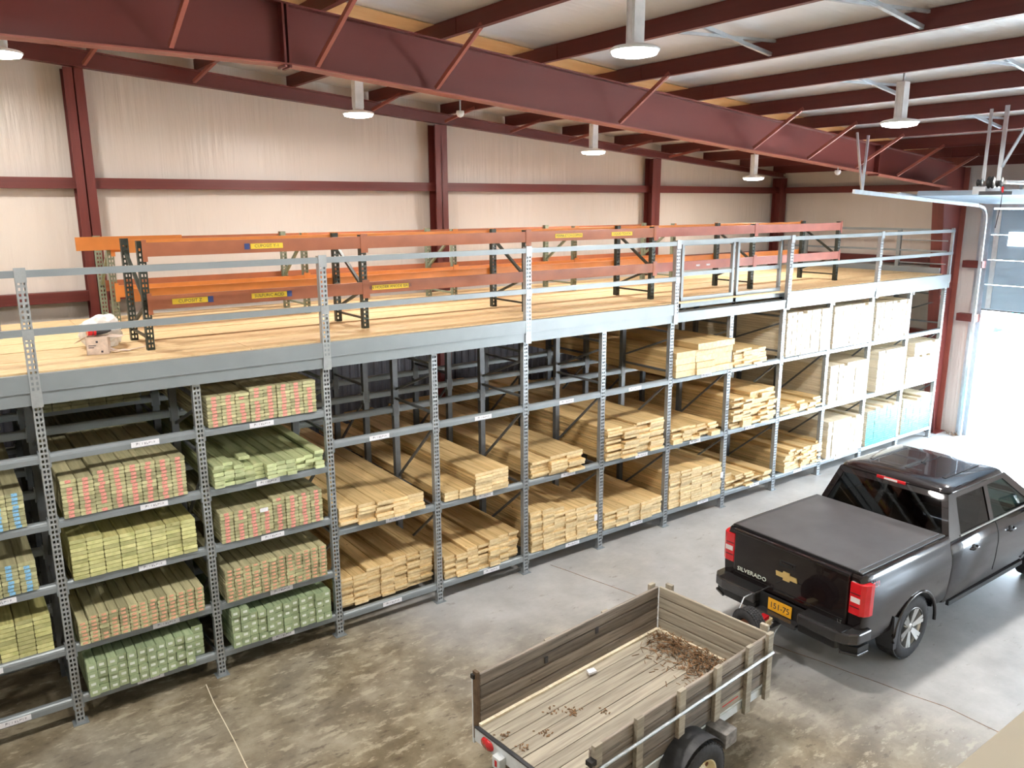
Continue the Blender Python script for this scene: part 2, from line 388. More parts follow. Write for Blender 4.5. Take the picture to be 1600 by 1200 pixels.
# ------------------------------------------------------------------ steel frame
def ibeam_v(b, x0, x1, y, ztop, zbot, web=.012, fl=.2, th=.014):
    """I-beam lying in an XZ plane; ztop/zbot are functions of x, sampled at stations"""
    pass
def rafter(name, y, xs, bot, top, fl, label, stiff=(), braces=(), bside=-1):
    root = empty(name, (0, 0, 0), 0, label, 'beam')
    w = MB()
    for a, c in zip(xs, xs[1:]):
        w.add([(a, y - .006, bot(a)), (c, y - .006, bot(c)), (c, y - .006, top(c)), (a, y - .006, top(a)), (a, y + .006, bot(a)), (c, y + .006, bot(c)), (c, y + .006, top(c)), (a, y + .006, top(a))],
              [(0, 3, 2, 1), (4, 5, 6, 7), (0, 1, 5, 4), (2, 3, 7, 6), (1, 2, 6, 5), (3, 0, 4, 7)])
    w.build('web', 'redsteel', root)
    for nm, fn, s in (('bottom_flange', bot, 1), ('top_flange', top, -1)):
        g = MB()
        for a, c in zip(xs, xs[1:]):
            g.add([(a, y - fl / 2, fn(a)), (c, y - fl / 2, fn(c)), (c, y + fl / 2, fn(c)), (a, y + fl / 2, fn(a)), (a, y - fl / 2, fn(a) + s * .016), (c, y - fl / 2, fn(c) + s * .016), (c, y + fl / 2, fn(c) + s * .016), (a, y + fl / 2, fn(a) + s * .016)],
                  [(0, 3, 2, 1), (4, 5, 6, 7), (0, 1, 5, 4), (1, 2, 6, 5), (2, 3, 7, 6), (3, 0, 4, 7)])
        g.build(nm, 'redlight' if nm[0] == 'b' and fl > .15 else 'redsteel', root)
    for x in stiff:
        MB().box(x - .012, x + .012, y - fl / 2, y + fl / 2, bot(x) - .03, top(x) + .0).build('splice_plate', 'redsteel', root)
    for x in braces:
        MB().bar((x - .12, y + bside * .09, bot(x) + .05), (x, y + bside * .86, T(x) + .04), .045, .045).build('flange_brace', 'redlight', root)
    return root
mb = lambda x: 6.46 if x < 2.6 else 6.455 - (x - 2.6) * .0783
PX = [-6.95, -5.5, -4.05, -2.6, -1.2, .15, 1.58, 3.02, 4.45, 5.9, 7.33, 8.78, 10.22, 11.67, 13.12, 14.55, 15.9, 17.25]
rafter('main_rafter', .1, [-8.9, 2.6, 6, 10, 14.3, 16.55], mb, lambda x: T(x) - .002, .21,
       'big dark red tapered I-beam rafter crossing the whole hall', stiff=(2.56, 2.61, 13.75), braces=(1.58, 3.02, 4.45, 7.33, 10.22, 11.67, 13.12, 14.55, 15.9))
rafter('end_wall_rafter', 4.58, [-8.9, 1.3, 7.1, 12.7, 17.3], lambda x: 6.93 - .0765 * (x - 1.25), lambda x: T(x) + .0, .14,
       'dark red rafter against the back wall behind the big rafter', braces=(1.58, 3.02, 5.9, 7.33, 8.78, 10.22, 11.67, 13.12))
def zpurlin(x, i):
    b = MB(); z = T(x)
    b.box(x - .004, x + .004, YN + .05, 4.85, z, z + .2)
    b.box(x - .065, x, YN + .05, 4.85, z - .0, z + .006); b.box(x, x + .065, YN + .05, 4.85, z + .194, z + .2)
    for y in (.1, -7.5): b.box(x - .01, x + .012, y - .35, y + .35, z + .01, z + .19)
    return b.build('roof_purlin', 'redsteel')
ords = ['first', 'second', 'third', 'fourth', 'fifth', 'sixth', 'seventh', 'eighth', 'ninth', 'tenth', 'eleventh', 'twelfth']
vis = [x for x in PX if x > 4]
for i, x in enumerate(PX):
    o = zpurlin(x, i)
    if x > 1:
        k = len([p for p in PX if p > x]); 
        tag(o, 'dark red roof purlin, %s counted from the roller door wall' % ords[k], 'roof purlin', 'roof purlins over the hall')
    else: tag(o, 'dark red roof purlin far from the door, running off the left edge', 'roof purlin', 'roof purlins at the left edge')
def column(name, x, y, w, d, z1, label, ax='x', zb=0.):
    root = empty(name, (x, y, 0), 0, label, 'column')
    MB().box(-w / 2, w / 2, -.008, .008, zb, z1).build('web', 'redsteel', root) if ax == 'y' else MB().box(-.008, .008, -d / 2, d / 2, zb, z1).build('web', 'redsteel', root)
    b = MB(); c = MB()
    if ax == 'x':
        MB().box(-w / 2, w / 2, -d / 2, -d / 2 + .014, zb, z1).build('flange', 'redsteel', root); MB().box(-w / 2, w / 2, d / 2 - .014, d / 2, zb, z1).build('flange', 'redsteel', root)
    MB().box(-w / 2 - .03, w / 2 + .03, -d / 2 - .03, d / 2 + .03, 0, .02).build('base_plate', 'redsteel', root)
    return root
for x, lab in ((-4.6, 'dark red wall column off the left edge'), (1.33, 'dark red back wall column nearest the left edge'), (7.16, 'dark red back wall column behind the middle of the orange racks'),
               (12.72, 'third dark red back wall column from the left'), (17.35, 'dark red corner column where back and right walls meet')):
    column('wall_column', x, 4.7, .25, .25, 6.93 - .0765 * (x - 1.25) - .01, lab)
# tapered main column
root = empty('main_column', (0, 0, 0), 0, 'tall dark red tapered column beside the rack end and door', 'column')
MB().add([(17.2, .205, 0), (17.5, .205, 0), (17.5, .205, T(17.4)), (16.5, .205, T(16.5)), (16.5, .205, 5.2), (17.2, .235, 0), (17.5, .235, 0), (17.5, .235, T(17.4)), (16.5, .235, T(16.5)), (16.5, .235, 5.2)],
         [(0, 1, 2, 3, 4), (9, 8, 7, 6, 5), (0, 5, 6, 1), (1, 6, 7, 2), (2, 7, 8, 3), (3, 8, 9, 4), (4, 9, 5, 0)]).build('web', 'redsteel', root)
MB().bar((17.2, .22, 0), (16.5, .22, 5.3), .24, .02, up=(1, 0, .1)).build('flange', 'redsteel', root)
MB().bar((17.5, .22, 0), (17.5, .22, T(17.5)), .24, .02, up=(1, 0, 0)).build('flange', 'redlight', root)
MB().box(17.15, 17.55, 0.02, .42, 0, .02).build('base_plate', 'redsteel', root)
# girts
def girt(z, tops=.0, lab='', right=False):
    b = MB()
    if not right:
        b.box(XL, XE - .1, 4.72, 4.88, z + .14, z + .15); b.box(XL, XE - .1, 4.72, 4.88, z, z + .008); b.box(XL, XE - .1, 4.715, 4.722, z, z + .15); b.box(XL, XE, 4.7, 4.72, z, z + .02)
    else:
        b.box(XE - .18, XE - .02, .25, 4.6, z + .14, z + .15); b.box(XE - .185, XE - .178, .25, 4.6, z, z + .15); b.box(XE - .18, XE - .02, .25, 4.6, z, z + .008)
    return tag(b.build('wall_girt', 'redsteel'), lab, 'girt')
girt(5.31, 0, 'upper dark red horizontal girt along the white back wall')
girt(3.72, 0, 'lower dark red horizontal girt along the back wall at deck height')
girt(5.31, 0, 'upper dark red girt on the right wall above the deck end', True)
girt(3.72, 0, 'dark red girt on the right wall just above deck level', True)
girt(2.1, 0, 'low dark red girt on the right wall behind the rack end', True)
for z in (2.55,):
    b = MB(); b.box(XE - .2, XE - .02, -.4, .0, z, z + .16); tag(b.build('wall_girt', 'redsteel'), 'short dark red girt stub between main column and door jamb', 'girt')
b = MB(); b.box(XE - .2, XE - .02, -.4, .0, 3.7, 3.85); tag(b.build('wall_girt', 'redsteel'), 'upper short dark red girt stub between main column and door jamb', 'girt')
# short galvanised purlin struts
def strut(x0, x1, y0, y1, lab):
    b = MB(); b.bar((x0, y0, T(x0) + .16), (x1, y1, T(x1) + .03), .04, .04); b.bar((x0, y0 + .05, T(x0) + .03), (x1, y1 - .05, T(x1) + .16), .03, .03)
    tag(b.build('purlin_bridging', 'galv'), lab, 'brace')
for x0, x1, w_ in ((5.96, 7.27, 'nearest'), (8.84, 10.16, 'middle'), (11.73, 13.06, 'farthest')):
    for y, v_ in ((-2.2, 'left'), (-3.9, 'right')): strut(x0, x1, y, y - .12, 'pale crossed bridging rods between purlins, %s of three gaps, %s pair' % (w_, v_))
# ------------------------------------------------------------------ lamps
def make_lamp(x, y, z, label):
    root = empty('high_bay_lamp', (x, y, z), 0, label, 'lamp', 'high bay lamps')
    h = MB(); h.prism([(-.06, -.05), (.06, -.05), (.075, 0), (.06, .05), (-.06, .05), (-.075, 0)], 'z', .05, .46)
    for k in (-.03, 0, .03): h.box(-.075, .075, k - .003, k + .003, .08, .42)
    h.build('driver_housing', 'white', root)
    MB().lathe([(.0, .06), (.07, .055), (.19, .03), (.215, .015), (.215, .0), (.20, -.004)], 32).build('rim', 'white', root)
    MB().lathe([(.205, .0), (.19, -.03), (.12, -.045), (.0, -.05)], 32).build('lens', 'lamp', root)
    top = T(x) + .2 - z
    MB().tube([(0, 0, .46), (0, 0, top)], .012, 8).build('hanger_rod', 'galv', root)
    MB().lathe([(.0, top - .05), (.06, top - .05), (.07, top - .01), (0, top)], 16).build('ceiling_hook', 'white', root)
    ld = bpy.data.lights.new('lamp_light', 'AREA'); ld.shape = 'DISK'; ld.size = .4; ld.energy = LP * (.6 if y > 0 else 1. if y > -5 else BACK); ld.color = (1., .95, .89)
    lo = bpy.data.objects.new('lamp_light', ld); C.objects.link(lo); lo.parent = root; lo.location = (0, 0, -.06)
    return root
LP, BACK = 120, .05
names = {(2.4, 0): 'lit white hanging lamp cut by the left edge behind the big rafter', (2.4, 1): 'lit white hanging lamp below the rafter, leftmost of three over the deck',
         (2.4, 2): 'lit white hanging lamp, middle one of three over the deck', (2.4, 3): 'lit white hanging lamp, farthest over the deck near the corner',
         (-3., 1): 'large lit white hanging lamp at top centre nearest the camera', (-3., 2): 'lit white hanging lamp right of centre above the pickup'}
for y in (2.4, -3., -8.4, -13.6):
    for i, (x, z) in enumerate(((.31, 6.68), (4.5, 6.3), (8.88, 5.94), (13.26, 5.57), (-4.2, 7.1))):
        if (y, i) in names: lab = names[(y, i)]
        else: lab = 'white high bay lamp outside the picture frame'
        make_lamp(x, y, z + (.04 if y == -3. else 0), lab)
# camera / sensor pods under the rafter
for (x, y, z, lab) in ((5.25, .95, 6.22, 'small white dome sensor hanging under the rafter right of a lamp'), (12.6, .1, mb(12.6) - .08, 'small grey sensor dome under the far rafter end near the corner')):
    root = empty('sensor', (x, y, z), 0, lab, 'sensor')
    MB().tube([(.0, 0, .03), (.0, 0, .1 if z < 6 else .75)], .01, 6).build('stem', 'galv', root)
    MB().lathe([(0, .04), (.05, .035), (.055, 0), (.035, -.035), (0, -.05)], 16).build('dome', 'white', root)

# ------------------------------------------------------------------ overhead door
root = empty('overhead_door', (0, 0, 0), 0, 'blue grey sectional overhead door, half raised, with one window', 'door')
zb = 2.84; H = .52
for k in range(4):
    z0 = zb + k * H
    b = MB(); x = 17.5
    b.box(x, x + .045, DY0, DY1 - .03, z0 + .005, z0 + H - .005)
    for zz in (.02, .17, .34, .48): b.box(x - .005, x, DY0 + .02, DY1 - .05, z0 + zz, z0 + zz + .022)
    s = b.build('door_section', 'door', root)
    for yy in (DY1 - .16, DY1 - 1.9, DY0 + .12): MB().box(x - .02, x - .002, yy - .05, yy + .05, z0 + .02, z0 + H - .02).build('stile', 'galv', s)
    if k == 2: MB().box(x - .016, x - .003, -1.75, -1.17, z0 + .14, z0 + .42).build('window_pane', emis('daylit window pane', (.9, .95, 1), 2.2).name and 'pane', s) if False else None
M['pane'] = emis('frosted daylight pane', (.92, .96, 1.), 2.5)
wz = 4.18
MB().box(17.47, 17.496, -1.55, -.82, wz, wz + .28).build('window_pane', 'pane', root)
def trk(x): return 4.99 + (17.2 - x) * .055
b = MB()
for k in range(5):
    x0 = 14.35 + k * .57; x1 = x0 + .55
    s = MB(); s.bar((x0, (DY0 + DY1) / 2, trk(x0) + .06), (x1, (DY0 + DY1) / 2, trk(x1) + .06), DY1 - DY0 - .05, .045)
    s.bar((x0 + .03, (DY0 + DY1) / 2, trk(x0) + .1), (x0 + .06, (DY0 + DY1) / 2, trk(x0) + .1), DY1 - DY0 - .05, .05)
    s.build('door_section', 'door', root)
MB().box(17.5, 17.56, DY0, DY1 - .03, zb - .03, zb).build('bottom_seal', 'black', root)
root = empty('door_track', (0, 0, 0), 0, 'pale galvanised door track with hangers sloping up from the door', 'door track')
for sgn, y in ((1, DY1 + .06), (-1, DY0 - .06)):
    b = MB(); b.bar((12.4, y, trk(12.4)), (17.0, y, trk(17.)), .05, .07); b.bar((13.9, y + .03, trk(13.9) + .05), (17.0, y + .03, trk(17.) + .05), .05, .05)
    b.build('horizontal_track', 'galv', root)
    b = MB()
    pts = [(17.0, trk(17.))] + [(17.1 + .3 * math.sin(a), 4.68 + .3 * math.cos(a)) for a in (0, .4, .8, 1.2, 1.57)] + [(17.42, .02)]
    for a, c in zip(pts, pts[1:]): b.bar((a[0], y, a[1]), (c[0], y, c[1]), .05, .06, up=(0, 1, 0))
    b.build('vertical_track', 'galv', root)
    b = MB(); b.bar((12.65, y, trk(12.65)), (12.7, y, T(12.7)), .035, .035); b.bar((12.65, y, trk(12.65)), (12.35, y, T(12.35)), .03, .03)
    b.build('rear_hanger', 'galv', root)
root = empty('torsion_spring_shaft', (0, 0, 0), 0, 'torsion spring shaft with spring above the overhead door', 'spring shaft')
MB().tube([(17.42, DY0 - .15, 5.46), (17.42, DY1 + .15, 5.46)], .016, 10).build('shaft', 'galv', root)
MB().tube([(17.42, DY0 + .3, 5.46), (17.42, DY1 - .55, 5.46)], .05, 14).build('spring', 'galv', root)
MB().box(17.44, 17.58, DY1 - .5, DY1 + .2, 5.3, 5.42).build('mounting_plate', 'galv', root)
root = empty('door_operator', (11.43, -2.95, 5.33), 0, 'hanging door operator with dark sprockets, long pale rail and a pull cord', 'door opener')
for (x, y) in ((.1, .11), (-.06, -.16)): MB().bar((x, y, .02), (x, y, T(11.43 + x) + .03 - 5.33), .055 if x < 0 else .04, .02).build('hanger', 'galv', root)
MB().bar((-.06, -.18, .2), (-.55, -.75, .95), .035, .02).build('diagonal_hanger', 'galv', root)
MB().box(.0, .45, .02, .2, -.16, -.05).build('motor_housing', 'galv', root, bevel=.01)
MB().box(-.02, .3, -.2, .1, -.17, -.12).build('base_plate', 'dark', root)
for y, rr_ in ((.12, .05), (-.03, .085), (-.14, .07)): MB().lathe([(0, -.025), (rr_, -.025), (rr_ * .8, -.01), (rr_ * .8, .01), (rr_, .025), (0, .025)], 24, (.02, y, 0), 'y').build('sprocket', 'black', root)
MB().tube([(.05, -.2, 0), (6.0, -.2, 0)], .028, 12).build('rail', 'white', root)
MB().tube([(.0, -.2, -.05), (.0, -.2, -.3), (-.01, -.17, -.62)], .007, 6).build('pull_cord', 'ink', root)
MB().tube([(.0, -.2, -.06), (.0, -.2, -.14)], .016, 8).build('cord_clamp', 'red', root)

# ------------------------------------------------------------------ lumber racks
S = 1.4
POSTY = (0., 1.03, 1.93, 2.97)
DKB = 3.30          # underside of the deck beams
def perforated_post(z1, w=.078, d=.07, pitch=.05, hole=.0185, z0=0.):
    """C-shaped post, front sheet with two columns of punched holes"""
    b = MB(); n = int((z1 - z0 - .06) / pitch); xs = [-w / 2, -w / 2 + .014, -w / 2 + .014 + hole, w / 2 - .014 - hole, w / 2 - .014, w / 2]
    z = z0; zs = [z0]
    for i in range(n): a = z0 + .04 + i * pitch; zs += [a, a + hole * 1.45]
    zs.append(z1)
    for i in range(len(zs) - 1):
        for j in range(5):
            if i % 2 == 1 and j in (1, 3): continue
            b.add([(xs[j], 0, zs[i]), (xs[j + 1], 0, zs[i]), (xs[j + 1], 0, zs[i + 1]), (xs[j], 0, zs[i + 1])], [(0, 1, 2, 3)])
    b.box(-w / 2, -w / 2 + .003, .001, d, z0, z1); b.box(w / 2 - .003, w / 2, .001, d, z0, z1)
    b.box(-w / 2, -w / 2 + .018, d - .003, d, z0, z1); b.box(w / 2 - .018, w / 2, d - .003, d, z0, z1)
    b.box(-w / 2 + .001, w / 2 - .001, .004, .007, z0, z0 + .001)
    return b
frontpost_me = perforated_post(DKB + .08).mesh('front_post', ['graylight'], fix=False)
rearpost = MB(); 
rearpost.box(-.038, .038, 0, .003, 0, DKB); rearpost.box(-.038, -.034, .003, .07, 0, DKB); rearpost.box(.034, .038, .003, .07, 0, DKB); rearpost.box(-.038, -.02, .067, .07, 0, DKB); rearpost.box(.02, .038, .067, .07, 0, DKB)
rearpost_me = rearpost.mesh('post', ['graydark'])
foot_me = MB().box(-.07, .07, -.03, .1, 0, .008).mesh('foot_plate', ['gray'])
brace = MB()
for z in (.2, 1.3, 2.54, 3.15): brace.bar((0, .06, z), (0, 1.04, z), .03, .03)
for z0, z1 in ((1.22, .4), (2.36, 1.45), (3.04, 2.66)): brace.bar((.012, .06, z0), (.012, 1.04, z1), .028, .028)
brace_me = brace.mesh('cross_brace', ['graydark'])
beam = MB(); L0, L1 = .04, S - .04
beam.prism([(0, -.085), (.055, -.085), (.055, 0), (.034, .0), (.018, -.006), (.006, -.018), (0, -.036)][::-1], 'x', L0, L1)
for x in (L0 - .002, L1 - .01): beam.box(x, x + .012, -.004, .058, -.13, .03)
beam_me = beam.mesh('shelf_beam', ['gray'])
card_me = MB().box(-.13, .13, -.006, -.001, -.075, -.022).mesh('label_card', ['paper'])
ink = MB(); random.seed(5); x = -.085
while x < .08:
    w = random.choice((.012, .016, .02)); ink.box(x, x + .004, -.0075, -.006, -.058, -.036)
    if random.random() < .7: ink.box(x, x + w, -.0075, -.006, random.choice((-.058, -.048, -.04)), -.036 if random.random() < .0 else random.choice((-.053, -.043, -.036)) + .004)
    x += w + .008
ink_me = ink.mesh('lettering', ['faint'])
def lvl(n): return (.30, .86, 1.53, 2.165, 2.82) if n <= 1 else (.27, 1.36, 2.43)
def raw(name, me, parent, loc=(0, 0, 0)):
    o = bpy.data.objects.new(name, me); C.objects.link(o); o.parent = parent; o.location = loc; return o
baylab = {-2: 'grey steel rack bay outside the left edge', -1: 'grey steel rack bay cut by the left edge, holding blue-tagged lumber', 0: 'first full grey rack bay from the left, five shelves of treated lumber',
 1: 'second full grey rack bay from left, with red-tagged boards on top shelf', 2: 'grey rack bay just right of the green treated lumber, top shelf empty',
 3: 'grey rack bay with a two-step pine stack on its middle shelf', 4: 'grey rack bay with a tall pine stack at floor level and empty top shelf', 5: 'grey rack bay with ragged pine boards on its middle shelf, top empty',
 6: 'grey rack bay under the deck gate, three thick timbers on top shelf', 7: 'grey rack bay under the deck gate, right half, narrow pine stack on top', 8: 'grey rack bay with the first full-height pale stud stack on top',
 9: 'grey rack bay behind the pickup, pale studs on all three shelves', 10: 'grey rack bay with the left teal-ended stack at the bottom', 11: 'last grey rack bay beside the door, its top shelf empty'}
for n in range(-2, 12):
    root = empty('pallet_rack', (n * S, 0, 0), 0, baylab[n], 'rack', 'grey lumber rack bays')
    for e_ in ([0, 1] if n == 11 else [0]):
        f0 = raw('front_post', frontpost_me, root, (e_ * S, 0, 0)); raw('foot_plate', foot_me, f0, (0, 0, 0))
        for py in POSTY[1:]:
            r0 = raw('rear_post', rearpost_me, root, (e_ * S, py - .0, 0))
        raw('cross_brace', brace_me, root, (e_ * S, 0, 0)); raw('cross_brace', brace_me, root, (e_ * S, 1.93, 0))
    for z in lvl(n):
        for k, py in enumerate(POSTY):
            bo = raw('shelf_beam', beam_me, root, (0, py + (.0 if k % 2 == 0 else .012), z))
            if k == 0:
                cx = random.uniform(.62, .9)
                cd = raw('label_card', card_me, bo, (cx, 0, 0)); tag(cd, 'white label card'); raw('lettering', ink_me, bo, (cx, 0, 0))

# lower end rail pieces of the last bay seen at the right
# ------------------------------------------------------------------ mezzanine platform
X0D, X1D = -2.8 - .05, 16.84
plat = empty('mezzanine_deck', (0, 0, 0), 0, 'wide wooden storage deck with grey steel edge above the lumber racks', 'platform')
random.seed(11)
# plywood panels, rows 1.2 m deep with dark gaps
ys = [-.005, .62, 1.22, 1.84, 2.46, 3.08, 3.68]
for j, (a, c) in enumerate(zip(ys, ys[1:])):
    x = X0D - (j % 2) * 1.2
    while x < X1D:
        x1 = min(x + 2.42, X1D)
        if x1 - max(x, X0D) > .05:
            if j == 0: x1 = min(x1, 16.6)
            MB().box(max(x, X0D) + .003, x1 - .003, a + .014, c - .014, 3.575, 3.6 + random.uniform(-.001, .001)).build('deck_panel', 'deck', plat)
        x += 2.42
def edge(x0, x1, upper=True, parent=plat):
    b = MB(); b.box(x0, x1, -.045, -.0, DKB, 3.42); b.box(x0, x1, -.0, .03, DKB, DKB + .006)
    if upper: b.box(x0, x1, -.06, -.006, 3.425, 3.585); b.box(x0, x1, -.062, -.0, 3.42, 3.43)
    else: b.box(x0, x1, -.05, .15, 3.42, 3.45)
    b.build('edge_beam', 'gray', parent)
for x0, x1, u in ((X0D, 6 * S, True), (6 * S, 8 * S, False), (8 * S, X1D, True)): edge(x0, x1, u)
for py in POSTY[1:]: MB().box(X0D, X1D, py - .0, py + .06, DKB + .01, 3.56).build('joist', 'gray', plat)
MB().box(X1D - .02, X1D, .5, 3.62, DKB, 3.575).build('end_beam', 'gray', plat)
MB().box(16.55, 16.6, .06, 3.6, 3.6, 3.72).build('toe_board', 'gray', plat)
MB().box(X0D, X1D, 3.64, 3.68, DKB, 3.575).build('rear_beam', 'gray', plat)
# ------------------------------------------------------------------ guard rail on the front edge
gr = empty('guard_rail', (0, 0, 0), 0, 'grey two-bar guard rail with perforated posts along the deck front', 'railing')
rp_me = perforated_post(4.53, z0=3.40, w=.085).mesh('rail_post', ['graylight'], fix=False)
sleeve = MB().box(-.046, .046, -.006, .0, 3.28, 3.42); 
for zz in (3.32, 3.36): sleeve.box(-.03, .03, -.009, -.006, zz, zz + .008)
cap_me = MB().box(-.046, .046, -.012, -.004, 4.41, 4.54).mesh('bracket', ['graylight']); mid_me = MB().box(-.045, .045, -.010, -.004, 3.90, 3.99).mesh('bracket', ['graylight'])
sl_me = sleeve.mesh('sleeve', ['graylight'])
for n in (-2, 0, 2, 4, 6, 8, 10):
    p = raw('rail_post', rp_me, gr, (n * S, -.065, 0)); raw('bracket', cap_me, p); raw('bracket', mid_me, p); raw('sleeve', sl_me, p, (0, .01, 0))
MB().box(16.765, 16.825, -.05, .0, DKB, 4.54).build('rail_post', 'graylight', gr)
def rail(x0, x1, z, y=-.05, w=.062, parent=gr, nm='rail'): return MB().box(x0, x1, y - .02, y + .02, z - w / 2, z + w / 2).build(nm, 'gray', parent)
for x0, x1 in ((-2 * S, 6 * S), (8 * S, 16.8)):
    rail(x0, x1, 4.485); rail(x0, x1, 3.965 + (.0 if x1 < 9 else .06))
rail(6 * S, 8 * S, 4.5, y=-.04)
# short stub columns showing through the edge beams (odd posts)
for n in (9, 11): MB().box(n * S - .02, n * S + .02, -.05, -.046, DKB - .05, DKB + .1).build('splice', 'graylight', gr)
# swing gate between posts 6 and 8
for (xa, xb, lab) in ((8.62, 9.86, 'left leaf of the grey swing gate in the deck rail'), (9.93, 11.1, 'right leaf of the grey swing gate in the deck rail')):
    gt = empty('rail_gate', (0, 0, 0), 0, lab, 'gate', 'deck gate leaves')
    for x in (xa, xb - .05): MB().box(x, x + .05, .06, .11, 3.5, 4.52).build('stile', 'gray', gt)
    MB().box(xa, xb, .07, .10, 4.44, 4.5).build('top_rail', 'gray', gt); MB().box(xa + .05, xb - .05, .07, .10, 3.98, 4.04).build('middle_rail', 'gray', gt)
    MB().box(xa + .0, xb, .055, .085, 3.5, 3.66).build('kick_plate', 'gray', gt)
# end rail at the far right
er = empty('end_rail', (0, 0, 0), 0, 'dark grey railing across the right end of the deck', 'railing')
for y in (1.0, 3.3): MB().box(16.57, 16.63, y - .03, y + .05, 3.6, 4.5).build('rail_post', 'gray', er)
for z, w in ((4.5, .05), (4.06, .04), (4.28, .02), (3.8, .02)):
    MB().box(16.6, 16.63, -.02 if w > .03 else -.02, 3.9 if w > .03 else 1.0, z - w / 2, z + w / 2).build('rail', 'gray', er)

# ------------------------------------------------------------------ orange racks on the deck
def slotted_post(h, mat):
    b = MB(); w = .075
    xs = [-w / 2, -.024, -.008, .008, .024, w / 2]; zs = [0]; z = .03
    while z < h - .06: zs += [z, z + .028]; z += .052
    zs.append(h)
    for i in range(len(zs) - 1):
        for j in range(5):
            if i % 2 == 1 and j in (1, 3): continue
            b.add([(xs[j], 0, zs[i]), (xs[j + 1], 0, zs[i]), (xs[j + 1], 0, zs[i + 1]), (xs[j], 0, zs[i + 1])], [(0, 1, 2, 3)])
    b.box(-w / 2, -w / 2 + .003, .001, .07, 0, h); b.box(w / 2 - .003, w / 2, .001, .07, 0, h); return b.mesh('post', [mat], fix=False)
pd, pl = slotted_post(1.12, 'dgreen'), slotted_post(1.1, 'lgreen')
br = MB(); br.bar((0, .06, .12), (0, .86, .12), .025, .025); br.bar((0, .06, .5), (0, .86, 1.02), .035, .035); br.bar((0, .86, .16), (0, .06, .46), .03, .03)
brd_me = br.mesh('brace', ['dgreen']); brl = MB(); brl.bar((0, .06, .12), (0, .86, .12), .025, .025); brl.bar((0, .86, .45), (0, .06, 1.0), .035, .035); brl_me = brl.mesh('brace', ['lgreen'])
def obeam(L, mat):
    b = MB(); b.prism([(0, -.14), (.04, -.14), (.04, 0), (.025, 0), (.025, -.03), (0, -.03)][::-1], 'x', .03, L - .03)
    b.prism([(0, -.03), (.025, -.03), (.025, 0), (0, 0)][::-1], 'x', .03, L - .03)
    for x in (.0, L - .045): b.box(x + .0, x + .045, -.006, .0, -.19, .03)
    return b.mesh('beam', [mat])
def rack(xs, y, dz, zs, posts, braces, mats_f, mats_r, labs, group):
    for i in range(len(xs) - 1):
        L = xs[i + 1] - xs[i]
        root = empty('orange_rack', (xs[i], y, 3.6), 0, labs[i], 'rack', group)
        for k in ([0, 1] if i == len(xs) - 2 else [0]):
            for yy in (0, .85 - .07): raw('post', posts, root, (k * L, yy, 0))
            raw('brace', braces, root, (k * L, 0, 0))
        for z in zs:
            raw('front_beam', obeam(L, mats_f[i]), root, (0, -.035, z)); raw('rear_beam', obeam(L, mats_r[i]), root, (0, .85, z))
        yield root
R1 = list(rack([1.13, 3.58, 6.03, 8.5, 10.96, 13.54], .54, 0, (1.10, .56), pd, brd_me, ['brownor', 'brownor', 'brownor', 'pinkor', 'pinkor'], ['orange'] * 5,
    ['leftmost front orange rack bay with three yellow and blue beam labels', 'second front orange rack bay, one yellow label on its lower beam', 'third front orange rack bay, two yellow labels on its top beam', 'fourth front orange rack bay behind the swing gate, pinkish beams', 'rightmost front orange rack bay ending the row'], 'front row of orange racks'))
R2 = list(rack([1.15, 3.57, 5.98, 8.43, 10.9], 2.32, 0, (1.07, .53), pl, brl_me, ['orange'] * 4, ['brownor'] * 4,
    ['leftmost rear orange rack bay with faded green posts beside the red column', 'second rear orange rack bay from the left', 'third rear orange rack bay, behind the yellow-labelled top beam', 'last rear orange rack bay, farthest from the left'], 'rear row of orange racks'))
# third run of beams at the back
ob = MB(); ob.prism([(0, 0), (.045, 0), (.045, .155), (0, .155)], 'x', .78, 1.95)
tag(ob.build('loose_beam', ['orange'], None, (0, 2.2, 4.56)), 'short orange beam lying past the left end of the rear rack', 'beam')
ob = MB(); ob.prism([(0, 0), (.045, 0), (.045, .13), (0, .13)], 'x', 0, 2.4)
tag(ob.build('loose_beam', ['orange'], None, (11.0, 2.33, 4.54)), 'orange beam carrying on past the right end of the rear rack', 'beam')
# yellow labels
def ylabel(root, x, z, w, s, blue=()):
    p = MB().box(x - w / 2, x + w / 2, -.039, -.0355, z - .028, z + .028).build('beam_label', 'yellow', root); tag(p, 'yellow lettered label')
    text('lettering', s, .048, 'ink', p, (x, -.0395, z), (PI / 2, 0, 0), .0006)
    for bx in blue: MB().box(x + bx - .028, x + bx + .028, -.0395, -.036, z - .032, z + .032).build('arrow_sticker', 'bluecol', p)
ylabel(R1[0], 1.28, 1.03, .36, 'CUPOSIT Y-1', (-.22,)); ylabel(R1[0], .42, .49, .36, 'CUPOSIT Z', (.21,)); ylabel(R1[0], 1.27, .49, .4, 'SULFURIC ACID', (.23,))
ylabel(R1[1], .33, .49, .5, 'EN HOLDER ANODE BAGS'); ylabel(R1[2], .72, 1.03, .5, 'PERMA ETCH COPPER'); ylabel(R1[2], 1.75, 1.03, .42, 'LIQUID TOUCH')
for bx in (.95, 1.2): MB().box(bx, bx + .09, -.039, -.0355, .47, .5).build('price_tag', 'paper', R1[3])
# lone post at left edge
lp = raw('rack_post', slotted_post(.95, 'graylight'), None, (-.09, 2.35, 3.6)); tag(lp, 'pale perforated post standing on the deck at the left edge', 'post')

